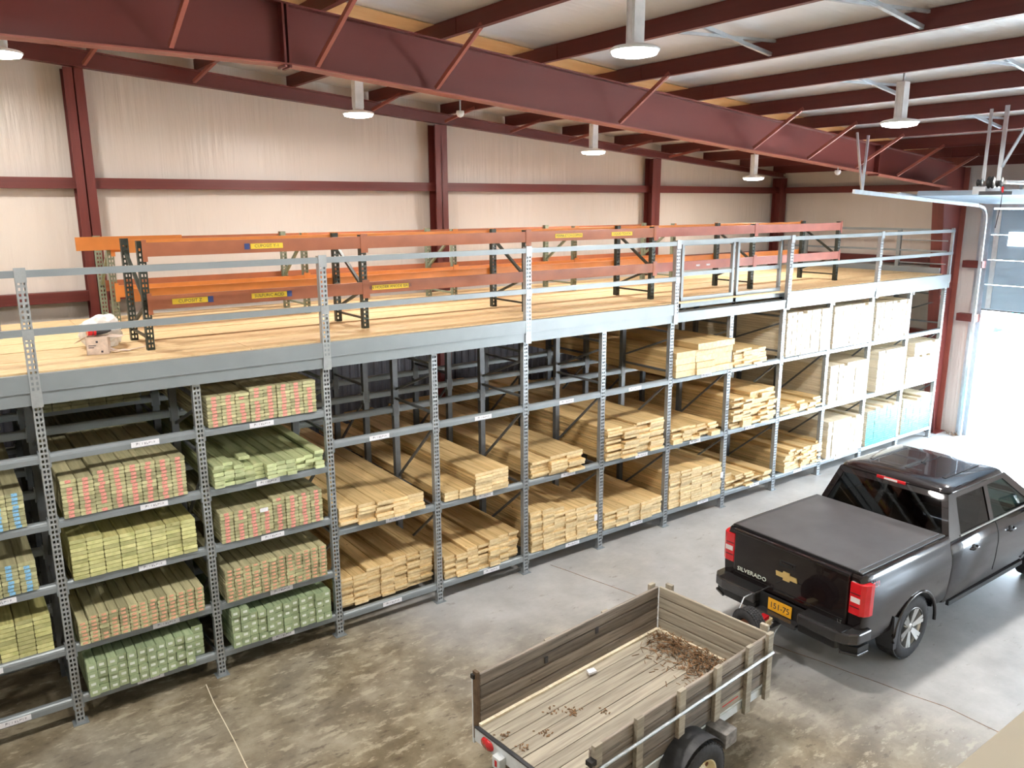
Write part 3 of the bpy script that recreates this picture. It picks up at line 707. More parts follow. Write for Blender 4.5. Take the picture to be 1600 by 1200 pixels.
# ------------------------------------------------------------------ things on the deck
ct = empty('carton', (.66, .67, 3.6), -.3, 'small opened cardboard box on the deck near the left end', 'box')
b = MB()
for a in ((-.1, .1, -.08, -.076, 0, .18), (-.1, .1, .076, .08, 0, .18), (-.1, -.096, -.08, .08, 0, .18), (.096, .1, -.08, .08, 0, .18), (-.1, .1, -.08, .08, 0, .005), (-.096, .096, -.076, .076, .16, .165)): b.box(*a)
b.build('body', 'carton', ct)
for p, q_ in (((-.1, 0, .18), (-.2, .02, .12)), ((.1, 0, .18), (.23, -.03, .17))): MB().bar((p[0], 0, p[2]), (q_[0], q_[1], q_[2]), .14, .004).build('flap', 'carton', ct)
ik = MB(); ik.box(-.08, -.01, -.082, -.0805, .09, .097); ik.box(-.08, -.03, -.082, -.0805, .07, .078); ik.box(-.01, .01, -.082, -.0805, .12, .14); ik.box(.03, .05, -.082, -.0805, .02, .04); ik.build('printing', 'ink', ct)
dr = empty('cordless_drill', (.67, .66, 3.785), .15, 'black and red cordless drill lying on the cardboard box', 'drill')
MB().tube([(-.1, 0, .045), (-.06, 0, .045), (.02, 0, .045), (.08, 0, .045), (.12, 0, .045)], [.03, .042, .04, .028, .014], 14).build('motor_body', 'black', dr)
MB().tube([(-.105, 0, .045), (-.03, 0, .045)], [.036, .045], 14).build('red_shell', 'red', dr)
MB().tube([(-.03, 0, .03), (-.0, .09, .02)], [.022, .02], 10).build('grip', 'black', dr)
MB().box(-.03, .05, .08, .14, -.0, .045).build('battery', 'black', dr, bevel=.006)
MB().tube([(.12, 0, .045), (.17, .0, .045)], .004, 6).build('bit', 'galv', dr)
random.seed(21)
bg = bmesh.new(); bmesh.ops.create_icosphere(bg, subdivisions=4, radius=.19)
from mathutils import noise as mnoise
for v in bg.verts:
    n = mnoise.noise(v.co * 9) * .05 + mnoise.noise(v.co * 24) * .022; v.co *= (1 + n / .19); v.co.x *= 1.35; v.co.z *= .95
    v.co.x *= .82
    if v.co.z < -.155: v.co.z = -.155
me = bpy.data.meshes.new('plastic_bag'); bg.to_mesh(me); bg.free(); me.materials.append(M['plastic'])
bag = raw('plastic_bag', me, None, (.78, 1.12, 3.757)); tag(bag, 'crumpled white plastic bag behind the cardboard box on the deck', 'bag')
sc = MB()
for i in range(7):
    x, y = .85 + random.uniform(-.08, .22), .7 + random.uniform(-.08, .12); a = random.uniform(0, 3)
    sc.bar((x, y, 3.606), (x + .1 * math.cos(a), y + .1 * math.sin(a), 3.612 + random.uniform(0, .02)), .04, .002)
tag(sc.build('cardboard_scraps', 'carton'), 'torn cardboard scraps on the deck right of the box', 'scraps')
for x0, y0 in ((2.75, .62), (5.15, .5), (7.7, .55)): pass

# ------------------------------------------------------------------ lumber
board_cache = {}
def board_me(w, h, L, side, end):
    k = (round(w, 3), round(h, 3), round(L, 2), side, end)
    if k not in board_cache:
        c = min(.006, h * .18); b = MB()
        a = [(-w / 2 + c, -h / 2), (w / 2 - c, -h / 2), (w / 2, -h / 2 + c), (w / 2, h / 2 - c), (w / 2 - c, h / 2), (-w / 2 + c, h / 2), (-w / 2, h / 2 - c), (-w / 2, -h / 2 + c)]
        n = 8; vs = [(p[0], 0, p[1]) for p in a] + [(p[0], L, p[1]) for p in a]
        b.add(vs, [(i, (i + 1) % n, n + (i + 1) % n, n + i) for i in range(n)], 0); b.add(vs[:n], [tuple(range(n))[::-1]], 1); b.add(vs[n:], [tuple(range(n))], 1)
        board_cache[k] = b.mesh('board', [side, end], merge=True)
    return board_cache[k]
tag_cache = {}
def tag_me(w, h, mat):
    k = (round(w, 3), round(h, 3), mat)
    if k not in tag_cache: tag_cache[k] = MB().box(-w / 2, w / 2, -.0025, -.0003, -h / 2, h / 2).mesh('end_tag', [mat])
    return tag_cache[k]
LUM = []     # candidates: (kind, score, name, me, loc, label, group, category, tag)
def stack(kind, x0, x1, z, rows, bh, L, label, group, side, end=None, y0=-.02, jy=.006, jx=.0015, tagm=None, tagw=.048, tagh=.8, name='board', cat='board', lean=0, tagoff=0, skip=0., top=True):
    """rows: one count per column; board tops show; every board is one candidate object"""
    end = end or {'treated': 'treatedend', 'olive': 'oliveend', 'ltgreen': 'ltgreenend', 'postgreen': 'postend', 'pine': 'pineend', 'pale': 'paleend'}[side]; nc = len(rows); w = (x1 - x0) / nc
    for i, nr in enumerate(rows):
        cj = random.uniform(-jy, jy) * 1.2
        for j in range(nr):
            if skip and random.random() < skip and j < nr - 1: dy = random.uniform(.02, .12)
            else: dy = 0
            LL = L if j == nr - 1 else L - random.choice((0, 0, .3))
            loc = (x0 + w * (i + .5) + random.uniform(-jx, jx) + lean * j, y0 + cj + random.uniform(-jy, jy) + dy, z + bh * (j + .5) + .0005)
            topv = 6. if j == nr - 1 else 0.
            d = math.hypot(loc[0] + .7, loc[1] + 8.3)
            score = (w * bh + topv * w * .12) / d ** 2 * 1000
            t = None
            if tagm and random.random() > .06: t = (min(tagw, w * .8), bh * tagh, tagm, random.uniform(-.006, .006) + tagoff)
            LUM.append([kind, score, name, (w - (.0045 if kind not in ('pale', 'teal') else .0015), bh - (.0035 if kind not in ('pale', 'teal') else .001), LL, side, end), loc, label, group, cat, t])
random.seed(42)
L12, L14, L16 = 2.9, 3.0, 4.6
# --- treated decking with red / blue tags
k = 'decking'
stack(k, .09, 1.22, 2.165, [10, 10, 11, 11, 11, 11, 11, 11], .038, L16, 'red-tagged treated board on second shelf from top, first full bay', 'red-tagged boards, first bay', 'treated', tagm='tagred', name='decking_board', cat='treated board')
stack(k, 1.48, 2.66, 2.82, [9, 9, 9, 10, 10, 10, 10, 10], .036, L16, 'red-tagged treated board on the top shelf, second bay', 'red-tagged boards, top shelf of second bay', 'treated', tagm='tagred', name='decking_board', cat='treated board')
stack(k, 1.51, 2.66, 1.53, [9, 9, 9, 9, 10, 10, 10, 10], .038, L16, 'red-tagged treated board on the middle shelf, second bay', 'red-tagged boards, middle shelf of second bay', 'treated', tagm='tagred', name='decking_board', cat='treated board')
stack(k, -.64, -.21, 2.165, [9, 9, 9], .038, L16, 'blue-tagged treated board on the upper shelf at the left edge', 'upper blue-tagged boards', 'treated', tagm='tagblue', name='decking_board', cat='treated board', jy=.01)
stack(k, -.77, -.19, 1.53, [7, 7, 8, 8], .038, L16, 'blue-tagged treated board on the middle shelf at the left edge', 'lower blue-tagged boards', 'treated', tagm='tagblue', name='decking_board', cat='treated board', jy=.01)
# --- orange tag framing
k = 'framing'
stack(k, .08, 1.27, .86, [6, 7, 7, 7, 7, 7, 7, 7, 7, 7, 7, 7, 7], .041, L16, 'orange-tagged treated two-by-four below the olive stack, first bay', 'orange-tagged boards, first bay', 'treated', tagm='tagorange', tagw=.045, tagh=.5, name='framing_board', cat='treated board', y0=-.06)
stack(k, 1.50, 2.66, .86, [9, 9, 9, 9, 9, 9, 9, 9, 9, 9, 9, 9], .042, L16, 'orange-tagged treated two-by-four above the green posts, second bay', 'orange-tagged boards, second bay', 'treated', tagm='tagorange', tagw=.045, tagh=.5, name='framing_board', cat='treated board', y0=-.05)
# --- plain treated
k = 'plaintreated'
stack(k, .10, 1.26, 1.53, [10, 10, 9, 9, 9, 9, 9, 9], .041, L16, 'untagged yellow-green treated board on middle shelf, first bay', 'olive boards, first bay', 'olive', name='treated_board', cat='treated board', y0=-.03)
stack(k, -.72, -.13, .86, [9, 9, 9, 9], .042, L16, 'untagged yellow-green treated board on a low shelf at the left edge', 'olive boards, left edge', 'olive', name='treated_board', cat='treated board', y0=.04)
stack(k, 1.48, 2.70, 2.165, [6, 6, 5, 4, 4, 4, 4, 4, 4, 4, 5], .042, L16, 'pale green untagged board on second shelf from top, second bay', 'pale green boards, second bay', 'ltgreen', name='treated_board', cat='treated board', y0=-.02, jy=.03)
stack(k, .1, 1.2, 2.82, [4] * 6, .042, 2.9, 'dim treated board in shadow behind the empty top shelf, first bay', 'shadowed boards at back, first bay', 'treated', name='treated_board', cat='treated board', y0=1.75)
stack(k, -1.0, -.25, 2.82, [4] * 4, .042, 2.9, 'dim treated board set back on the top shelf at the left edge', 'shadowed boards at back, left edge', 'treated', name='treated_board', cat='treated board', y0=1.2)
LUM.append([k, 5, 'treated_board', (.12, .038, 3.4, 'ltgreen', 'ltgreen'), (1.86, .12, 2.165 + 5 * .042 + .022), 'single pale green board raised on top of the pale green stack', None, 'treated board', None])
# --- posts
k = 'posts'
stack(k, .10, 1.12, .30, [4, 4, 4, 4, 4, 4, 4, 4, 4, 4, 4], .088, 3.0, 'white-tagged green square post on the bottom shelf, first bay', 'green posts, first bay', 'postgreen', tagm='tagwhite', tagw=.045, tagh=.3, name='square_post', cat='post', y0=-.08, jy=.012)
stack(k, 1.13, 1.25, .30, [4], .088, 3.0, 'green square post set back at the right end, bottom shelf, first bay', 'set-back green posts, first bay', 'postgreen', tagm='tagwhite', tagw=.045, tagh=.3, name='square_post', cat='post', y0=.06, jy=.005)
stack(k, 1.53, 2.68, .30, [5, 5, 4, 4, 4, 4, 4, 4, 4, 4, 4, 4], .092, 3.0, 'white-tagged green square post on the bottom shelf, second bay', 'green posts, second bay', 'postgreen', tagm='tagwhite', tagw=.045, tagh=.3, name='square_post', cat='post', y0=-.05, jy=.012)
# --- pine
k = 'pine'
def pine(x0, x1, z, rows, bh, lab, grp, L=4.3, **kw): stack('pine', x0, x1, z, rows, bh, L, lab, grp, 'pine', name='pine_board', cat='pine board', **kw)
pine(2.86, 4.0, 1.36, [6, 6, 6, 5, 5], .042, 'pine board on middle shelf beside the green treated lumber, third bay', 'pine, middle shelf of third bay', jy=.035)
pine(2.86, 4.17, .27, [10, 10, 11, 11, 12, 12, 12], .038, 'pine board at the bottom beside the green treated lumber, third bay', 'pine, bottom shelf of third bay', y0=.12, jy=.02)
pine(4.29, 4.72, 1.36, [3, 3], .042, 'pine board in the low left step of the two-step stack', 'pine, low step of fourth bay', jy=.01)
pine(4.74, 5.28, 1.36, [7, 7], .042, 'pine board in the high right step of the two-step stack', 'pine, high step of fourth bay', y0=-.05, jy=.01, L=4.0)
pine(4.29, 5.5, .27, [8, 8, 9, 9, 10, 10, 10], .039, 'pine board at the bottom under the two-step stack, fourth bay', 'pine, bottom shelf of fourth bay', y0=.03, jy=.025)
pine(5.70, 6.6, 1.36, [6, 7, 7], .041, 'wide pine board in the low middle-shelf stack, fifth bay', 'pine, middle shelf of fifth bay', jy=.06, L=4.2)
pine(5.70, 6.92, .27, [16, 16, 15, 13, 13, 13], .038, 'pine board in the tall floor-level stack, fifth bay', 'pine, bottom shelf of fifth bay', y0=-.02, jy=.015, lean=-.0015)
pine(7.05, 8.26, 1.36, [13, 12, 13, 13], .038, 'pine board in the ragged middle-shelf stack, sixth bay', 'pine, middle shelf of sixth bay', jy=.05, jx=.012, skip=.1)
pine(7.06, 8.3, .27, [7, 7, 7, 7, 7], .04, 'pine board in the low floor-level stack, sixth bay', 'pine, bottom shelf of sixth bay', jy=.02)
pine(8.46, 9.80, 2.43, [4, 5, 5], .1, 'thick pine timber on the top shelf under the gate, seventh bay', 'thick timbers, top shelf of seventh bay', y0=-.03, jy=.04)
pine(8.45, 9.55, 1.36, [6, 6, 5, 5, 5], .041, 'pine board in the low middle-shelf stack, seventh bay', 'pine, middle shelf of seventh bay', jy=.06, skip=.1)
pine(8.46, 9.71, .27, [15, 15, 15, 14, 14], .04, 'pine board in the tall even floor-level stack, seventh bay', 'pine, bottom shelf of seventh bay', jy=.015)
pine(9.87, 10.78, 2.43, [7, 7, 6, 6], .041, 'pine board in the small top-shelf stack, eighth bay', 'pine, top shelf of eighth bay', jy=.04, L=2.5)
pine(9.9, 11.10, 1.36, [13, 12, 14, 14, 14], .041, 'pine board in the ragged middle-shelf stack, eighth bay', 'pine, middle shelf of eighth bay', jy=.05, jx=.015, skip=.12)
pine(9.88, 10.97, .27, [7, 6, 6, 4, 5], .04, 'pine board in the loose floor-level stack, eighth bay', 'pine, bottom shelf of eighth bay', jy=.07, jx=.01)
pine(11.28, 12.5, 1.36, [4, 4, 5, 4, 5], .041, 'pine board in the low middle-shelf stack, ninth bay', 'pine, middle shelf of ninth bay', jy=.06)
pine(11.45, 12.66, .27, [8, 10, 9, 10, 9, 9, 10], .041, 'pine board in the floor-level stack left of the pickup roof', 'pine, bottom shelf of ninth bay', jy=.035)
# --- pale studs
def pale(x0, x1, z, nc, nr, bh, lab, grp, **kw): stack('pale', x0, x1, z, [nr - random.choice((0, 0, 1)) if i % 2 else nr for i in range(nc)], bh, 4.4, lab, grp, 'pale', name='stud', cat='stud', jy=.007, **kw)
pale(11.28, 12.56, 2.43, 9, 17, .0455, 'pale stud in the first full-height top-shelf stack, ninth bay', 'pale studs, top shelf of ninth bay')
pale(12.68, 13.96, 2.43, 9, 17, .0455, 'pale stud in the top-shelf stack, tenth bay', 'pale studs, top shelf of tenth bay')
pale(14.12, 15.38, 2.43, 9, 16, .046, 'pale stud in the last full top-shelf stack, eleventh bay', 'pale studs, top shelf of eleventh bay')
pale(12.70, 13.99, 1.36, 9, 16, .046, 'pale stud on the middle shelf, tenth bay', 'pale studs, middle shelf of tenth bay')
pale(12.8, 14.02, .27, 8, 16, .0455, 'pale stud on the bottom shelf, tenth bay', 'pale studs, bottom shelf of tenth bay')
pale(14.35, 15.36, 1.36, 8, 18, .046, 'pale stud on the middle shelf, eleventh bay', 'pale studs, middle shelf of eleventh bay')
pale(15.48, 16.7, 1.36, 8, 13, .044, 'pale stud on the middle shelf of the last bay by the door', 'pale studs, last bay'); pale(15.75, 16.7, 1.94, 7, 6, .044, 'pale stud on the middle shelf of the last bay by the door', 'pale studs, last bay')
# --- teal ended
def teal(x0, x1, rows, lab, grp): stack('teal', x0, x1, .27, rows, .045, 4.2, lab, grp, 'pale', end='tealend', name='teal_ended_board', cat='board', jy=.004)
teal(14.14, 15.3, [16, 16, 17, 16, 17, 17, 16, 17], 'teal-ended board in the left of two teal stacks', 'teal-ended boards, left stack')
teal(15.5, 16.66, [17, 16, 15, 15, 16, 17, 17, 17], 'teal-ended board in the right teal stack beside the door', 'teal-ended boards, right stack')
LIMIT = 300
kinds = {}
for r in LUM: kinds.setdefault(r[0], []).append(r)
for kind, rs in kinds.items():
    rs.sort(key=lambda r: -r[1]); ind, rest = rs[:LIMIT], rs[LIMIT:]
    for (_, sc_, name, mk, loc, label, group, cat, t) in ind:
        o = raw(name, board_me(*mk), None, loc); tag(o, label, cat, group)
        if t: raw('end_tag', tag_me(t[0], t[1], t[2]), o, (t[3], 0, 0))
    if rest:
        b = MB()
        for r in rest:
            w, h, L, s_, e_ = r[3]; x, y, z = r[4]; c = .003
            a = [(-w / 2 + c, -h / 2), (w / 2 - c, -h / 2), (w / 2, -h / 2 + c), (w / 2, h / 2 - c), (w / 2 - c, h / 2), (-w / 2 + c, h / 2), (-w / 2, h / 2 - c), (-w / 2, -h / 2 + c)]
            vs = [(x + p[0], y, z + p[1]) for p in a] + [(x + p[0], y + L, z + p[1]) for p in a]
            b.add(vs, [(i, 8 + i, 8 + (i + 1) % 8, (i + 1) % 8) for i in range(8)]); b.add(vs, [tuple(range(8)), tuple(range(15, 7, -1))], 1)
        o = b.build(rest[0][2] + '_piles', [rest[0][3][3], rest[0][3][4]], fix=False)
        tag(o, {'pine': 'remaining yellow pine boards filling the farther rack shelves', 'pale': 'remaining pale studs filling the shelves nearest the door'}.get(kind, 'remaining boards of the stacks'), rest[0][7], None, 'stuff')
# white end label cards on some stacks
lc = 0
for (x, y, z, w, h, lab) in ((6.85, -.06, .55, .06, .1, 'white paper tag on the tall floor-level pine stack'), (9.68, -.06, .62, .06, .1, 'white paper tag on the tall even pine stack'), (1.98, -.042, 1.82, .09, .045, 'small white paper tag among red tags on the second bay')):
    tag(MB().box(x - w / 2, x + w / 2, y, y + .002, z - h / 2, z + h / 2).build('paper_tag', 'paper'), lab, 'paper tag')

# ------------------------------------------------------------------ outside objects
for i, (x, y, c, w, h) in enumerate(((34, 6.3, 'teal', 1.0, .5), (34.3, 5.0, 'teal', 1.1, .7), (34, 8.0, 'galv', 1.2, .6), (35, 4.2, 'red', .3, .7))):
    root = empty('container', (x, y, -.02), 0, ['left teal bin far outside the door', 'right teal bin far outside the door', 'pale grey bin far outside, left of the teal ones', 'small red post far outside beside the teal bins'][i], 'bin')
    MB().prism([(-w / 2 + .1, 0), (w / 2 - .1, 0), (w / 2, h), (-w / 2, h)], 'x', -.5, .5).build('body', c, root); MB().box(-.55, .55, -w / 2 - .03, w / 2 + .03, h, h + .07).build('lid', c, root)
bp = MB(); bp.tube([(19.6, .9, -.02), (19.6, .9, 1.1)], .07, 12); tag(bp.build('bollard', 'beige'), 'pale bollard standing outside by the door jamb', 'bollard')
dbr = MB(); random.seed(9)
for i in range(40):
    x, y = 17.42 + random.uniform(-.12, .08), -.2 + random.uniform(-.12, .1); a = random.uniform(0, 6)
    dbr.bar((x, y, .004), (x + .08 * math.cos(a), y + .08 * math.sin(a), random.uniform(.01, .06)), .008, .003)
tag(dbr.build('leaf_litter', 'leaf'), 'dry leaves at the foot of the door jamb', 'leaves', None, 'stuff')
#TRAILER#
# ------------------------------------------------------------------ trailer
TL_, TW = 2.5, 1.30
tr = empty('utility_trailer', (2.765, -3.041, 0), .089, 'weathered grey wooden utility trailer hitched behind the pickup', 'trailer')
# local: x forward, y = -across (left wall at y=0, right wall at y=-TW)
random.seed(31)
zf, ztp = .55, 1.05
npl = 9; pw = TW / npl
for i in range(npl):
    MB().box(0, TL_, -i * pw - pw + .0035, -i * pw - .0035, zf - .035, zf + random.uniform(-.002, .002)).build('floor_plank', 'weatherfloor', tr)
wl = (ztp - zf) / 4
for i in range(4):
    z0 = zf + i * wl + .004; z1 = zf + (i + 1) * wl - .004
    MB().box(.02, TL_, .0, .03, z0 + .0, z1).build('left_wall_plank', 'weather', tr, bevel=.011)
    MB().box(.02, TL_, -TW - .03, -TW, z0, z1).build('right_wall_plank', 'weather', tr, bevel=.011)
    o = MB().box(-TW, .0, -.03, .0, z0, z1).build('front_wall_plank', 'weatherfloor', tr, (TL_ + .003, 0, 0), bevel=.011); o.rotation_euler = (0, 0, PI / 2)
    if i:
        zz = zf + i * wl  # dark strips added behind the plank gaps, standing in for their shade
        MB().box(.02, TL_, .011, .019, zz - .015, zz + .015).build('gap_shade_strip', 'darkwood', tr); MB().box(.02, TL_, -TW - .019, -TW - .011, zz - .015, zz + .015).build('gap_shade_strip', 'darkwood', tr)
        MB().box(TL_ + .014, TL_ + .022, -TW, 0, zz - .015, zz + .015).build('gap_shade_strip', 'darkwood', tr)
# stakes outside
def stake(x, y, z0=.42, z1=1.09, w=.085, d=.04, rot=False):
    return (MB().box(x - w / 2, x + w / 2, y - d / 2, y + d / 2, z0, z1) if not rot else MB().box(x - d / 2, x + d / 2, y - w / 2, y + w / 2, z0, z1)).build('side_stake', 'weatherfloor', tr, bevel=.004)
for x in (.06, .55, 1.1, 1.62, 2.12, 2.46):
    stake(x, -TW - .052, .40 if x not in (1.1,) else .5)
for x in (.9, 1.7): stake(x, .052, z1=1.03)
stake(2.44, .052, z1=1.08)
stake(TL_ + .055, -.1, rot=True); stake(TL_ + .055, -TW + .06, rot=True, z1=1.1)
# rear end boards on left wall
MB().box(-.012, .018, .0, .06, .40, 1.07).build('end_stake', 'darkwood', tr); MB().box(-.005, .012, .061, .085, .34, 1.03).build('end_edge', 'trwhite', tr)
MB().box(-.03, .02, .03, .07, 1.0, 1.04).build('latch', 'black', tr); MB().box(-.04, .02, -TW - .09, -TW - .03, .95, .99).build('latch', 'black', tr)
# pipe along the right side
MB().tube([(-.3, -TW - .095, .90), (2.47, -TW - .095, .90)], .014, 10).build('side_pipe', 'galv', tr)
# sill strips inside
MB().box(.0, TL_ - .02, -.035, -.0, zf, zf + .022).build('sill_strip', 'pale', tr); MB().box(TL_ - .035, TL_, -TW + .0, -.02, zf, zf + .02).build('sill_strip', 'pale', tr)
# frame
for y in (-.03, -TW + .0): MB().box(.0, TL_, y - .02, y + .03, .43, .513).build('frame_rail', 'trwhite', tr)
MB().box(-.03, .0, -TW - .02, .02, .40, .535).build('rear_crossmember', 'trwhite', tr)
MB().box(-.034, .002, -TW - .02, .02, .53, .545).build('rear_edge', 'dark', tr)
for x in (.6, 1.2, 1.9, 2.45): MB().box(x, x + .04, -TW, 0, .44, .51).build('crossmember', 'rust', tr)
MB().box(1.7, 2.2, -TW - .035, -TW - .031, .56, .66).build('side_panel', 'weatherfloor', tr)
MB().box(1.75, 2.0, -TW - .037, -TW - .035, .61, .62).build('red_stripe', 'red', tr)
# tail light and marker box
MB().lathe([(0, -.02), (.05, -.015), (.055, .0)], 20, (-.035, -.16, .465), 'x').build('tail_light', 'red', tr); tl = tr.children[-1]; tl.scale = (1, 1, 1)
for yy in (-.13, -.19): MB().lathe([(0, -.022), (.045, -.016), (.05, .0)], 20, (-.032, yy, .465), 'x').build('tail_light', 'red', tr)
mk = MB().box(-.10, -.03, -.40, -.30, .36, .47).build('marker_box', 'trwhite', tr, bevel=.004); MB().box(-.102, -.10, -.365, -.335, .385, .445).build('reflector', 'red', mk)
# axle, wheels, fenders
AX = 1.17
def tyre(parent, x, y, z, r, w, rim, rimr, side, ns=0):
    b = MB(); hw = w / 2
    prof = [(rimr, -hw * .8), (rimr + .02, -hw * .95), ((r + rimr) / 2, -hw), (r - .03, -hw * .93), (r - .008, -hw * .78), (r, -hw * .5), (r, hw * .5), (r - .008, hw * .78), (r - .03, hw * .93), ((r + rimr) / 2, hw), (rimr + .02, hw * .95), (rimr, hw * .8)]
    b.lathe(prof, 56, (x, y, z), 'y'); 
    t = b.build('tyre', 'rubber', parent)
    g = MB(); nseg = 44
    for i in range(nseg):
        a = 2 * PI * i / nseg
        for q in (-.62, -.2, .2, .62):
            a2 = a + (.05 if q in (-.2, .62) else 0); c, s = math.cos(a2), math.sin(a2)
            p0 = Vector((x + c * (r - .002), y + q * hw * 1.0, z + s * (r - .002))); tdir = Vector((-s, 0, c)); n_ = Vector((c, 0, s)); L = PI * r / nseg * .78; W = hw * .17
            vs = [p0 + tdir * L * i1 + Vector((0, W * j1, 0)) + n_ * k1 for k1 in (-.006, .008) for i1, j1 in ((-1, -1), (1, -1), (1, 1), (-1, 1))]
            g.add(vs, [(0, 3, 2, 1), (4, 5, 6, 7), (0, 1, 5, 4), (1, 2, 6, 5), (2, 3, 7, 6), (3, 0, 4, 7)])
    g.build('tread', 'rubber', t)
    return t
for sgn, yc in ((-1, -TW - .19), (1, .19)):
    t = tyre(tr, AX, yc, .31, .31, .17, 'cream', .17, sgn)
    r_ = MB(); o_ = yc + sgn * .035
    r_.lathe([(.172, yc + sgn * .075), (.178, yc + sgn * .08), (.165, yc + sgn * .07), (.15, yc + sgn * .03), (.11, yc + sgn * .025), (.09, yc + sgn * .05), (.04, yc + sgn * .055), (.0, yc + sgn * .055)], 40, (AX, 0, .31), 'y')
    rim = r_.build('wheel_rim', 'cream', tr)
    hb = MB()
    for i in range(5):
        a = i * 2 * PI / 5; hb.lathe([(0, yc + sgn * .066), (.011, yc + sgn * .066), (.011, yc + sgn * .05)], 8, (AX + .055 * math.cos(a), 0, .31 + .055 * math.sin(a)), 'y')
        a += .6; hb.lathe([(0, yc + sgn * .034), (.02, yc + sgn * .032), (.02, yc + sgn * .02)], 10, (AX + .125 * math.cos(a), 0, .31 + .125 * math.sin(a)), 'y')
    hb.lathe([(0, yc + sgn * .085), (.03, yc + sgn * .08), (.035, yc + sgn * .05)], 16, (AX, 0, .31), 'y')
    hb.build('wheel_nuts', 'rust', rim)
    fd = MB(); y0, y1 = (-TW - .035, -TW - .25) if sgn < 0 else (.035, .25)
    arc = [(AX - .42, .36)] + [(AX + .355 * math.cos(a), .31 + .355 * math.sin(a)) for a in [PI - .35 - i * (PI - .9) / 24 for i in range(25)]]
    for a, c in zip(arc, arc[1:]):
        fd.add([(a[0], y0, a[1]), (c[0], y0, c[1]), (c[0], y1, c[1]), (a[0], y1, a[1]), (a[0] * .996 + AX * .004, y0, a[1] - .006), (c[0] * .996 + AX * .004, y0, c[1] - .006), (c[0] * .996 + AX * .004, y1, c[1] - .006), (a[0] * .996 + AX * .004, y1, a[1] - .006)],
               [(0, 1, 2, 3), (7, 6, 5, 4), (0, 4, 5, 1), (2, 6, 7, 3), (1, 5, 6, 2), (3, 7, 4, 0)])
    fd.build('fender', 'dark', tr)
    MB().box(AX + .33, AX + .50, min(y0, y1), max(y0, y1), .42, .56).build('fender_step', 'stepgrey', tr, bevel=.006)
    MB().box(AX - .62, AX - .42, min(y0, y1), max(y0, y1) , .38, .41).build('fender_bracket', 'weatherfloor', tr)
MB().tube([(AX, -TW - .12, .31), (AX, .12, .31)], .03, 10).build('axle', 'rust', tr)
# tongue, jack and coupler
MB().bar((TL_ - .1, -.25, .46), (TL_ + 1.05, -TW / 2 + .02, .44), .06, .07).build('tongue_bar', 'rust', tr); MB().bar((TL_ - .1, -TW + .25, .46), (TL_ + 1.05, -TW / 2 - .02, .44), .06, .07).build('tongue_bar', 'rust', tr)
MB().bar((TL_ + .8, -TW / 2, .47), (TL_ + 1.18, -TW / 2, .49), .09, .08).build('coupler', 'cream', tr, bevel=.01)
MB().box(TL_ + 1.0, TL_ + 1.12, -TW / 2 - .03, -TW / 2 + .05, .53, .57).build('coupler_latch', 'red', tr)
ch = MB()
for s in (-1, 1):
    pts = [(TL_ + .9 + .07 * i, -TW / 2 + s * (.08 + .03 * math.sin(i)), .43 - .16 * math.sin(PI * i / 6)) for i in range(7)]; ch.tube(pts, .009, 6)
ch.build('safety_chain', 'galv', tr)
MB().tube([(TL_ + .6, -TW / 2 + .1, .5), (TL_ + .85, -TW / 2 + .2, .62), (TL_ + 1.02, -TW / 2 + .24, .72), (TL_ + 1.2, -TW / 2 + .25, .70)], .008, 8).build('light_cable', 'galv', tr)
sp = tyre(tr, TL_ + .75, 0, 0, .2, .16, 'rust', .1, 1); sp.parent = tr
sp.location = (TL_ + .75 + .0, -TW / 2 - .01, .57); sp.data.transform(Matrix.Translation((-(TL_ + .75), 0, 0))); sp.children[0].data.transform(Matrix.Translation((-(TL_ + .75), 0, 0))); sp.rotation_euler = (0, 0, 1.3); sp.name = 'spare_tyre'
MB().lathe([(0, -.03), (.1, -.03), (.1, .03), (0, .03)], 20, (TL_ + .75, -TW / 2 - .01, .57), 'x').build('spare_rim', 'rust', tr)
# debris in the trailer: rests on the bed
random.seed(77); db = MB()
def tl2w(x, y): c, s = math.cos(.089), math.sin(.089); return (2.765 + c * x - s * y, -3.041 + s * x + c * y)
for i in range(750):
    t_ = random.uniform(0, 1) ** .8; x = TL_ - .08 - abs(random.gauss(0, .16 + .12 * t_)); y = -.08 - t_ * (TW - .2)
    x = min(x, TL_ - .07); a = random.uniform(0, PI); L = random.uniform(.02, .10); zz = zf + .004 + random.uniform(0, .10) * math.exp(-((TL_ - x) / .3) ** 2)
    dx, dy = math.cos(a) * L / 2, math.sin(a) * L / 2
    X0, Y0 = min(x - dx, TL_ - .05), max(min(y - dy, -.05), -TW + .05); X1, Y1 = min(x + dx, TL_ - .05), max(min(y + dy, -.05), -TW + .05)
    p, q_ = tl2w(X0, Y0), tl2w(X1, Y1)
    if (Vector(p) - Vector(q_)).length > .008: db.bar((p[0], p[1], zz), (q_[0], q_[1], zz + random.uniform(-.003, .02)), random.uniform(.003, .012), .003)
for cx, cy_, n in ((.75, -.42, 30), (.62, -.3, 12), (.95, -.62, 10), (.35, -.48, 14), (1.75, -1.1, 16), (.05, -.28, 12), (.1, -.5, 12)):
    for i in range(n):
        x, y = cx + random.gauss(0, .035), cy_ + random.gauss(0, .04); a = random.uniform(0, PI); p, q_ = tl2w(x, y), tl2w(x + .02 * math.cos(a), y + .02 * math.sin(a))
        db.bar((p[0], p[1], zf + .005), (q_[0], q_[1], zf + .009), .01, .004)
tag(db.build('dry_debris', 'leaf'), 'pile of dry brown leaves and twigs in the front corner of the trailer', 'leaves', None, 'stuff')
p, q_ = tl2w(2.02, -1.02), tl2w(2.28, -1.16)
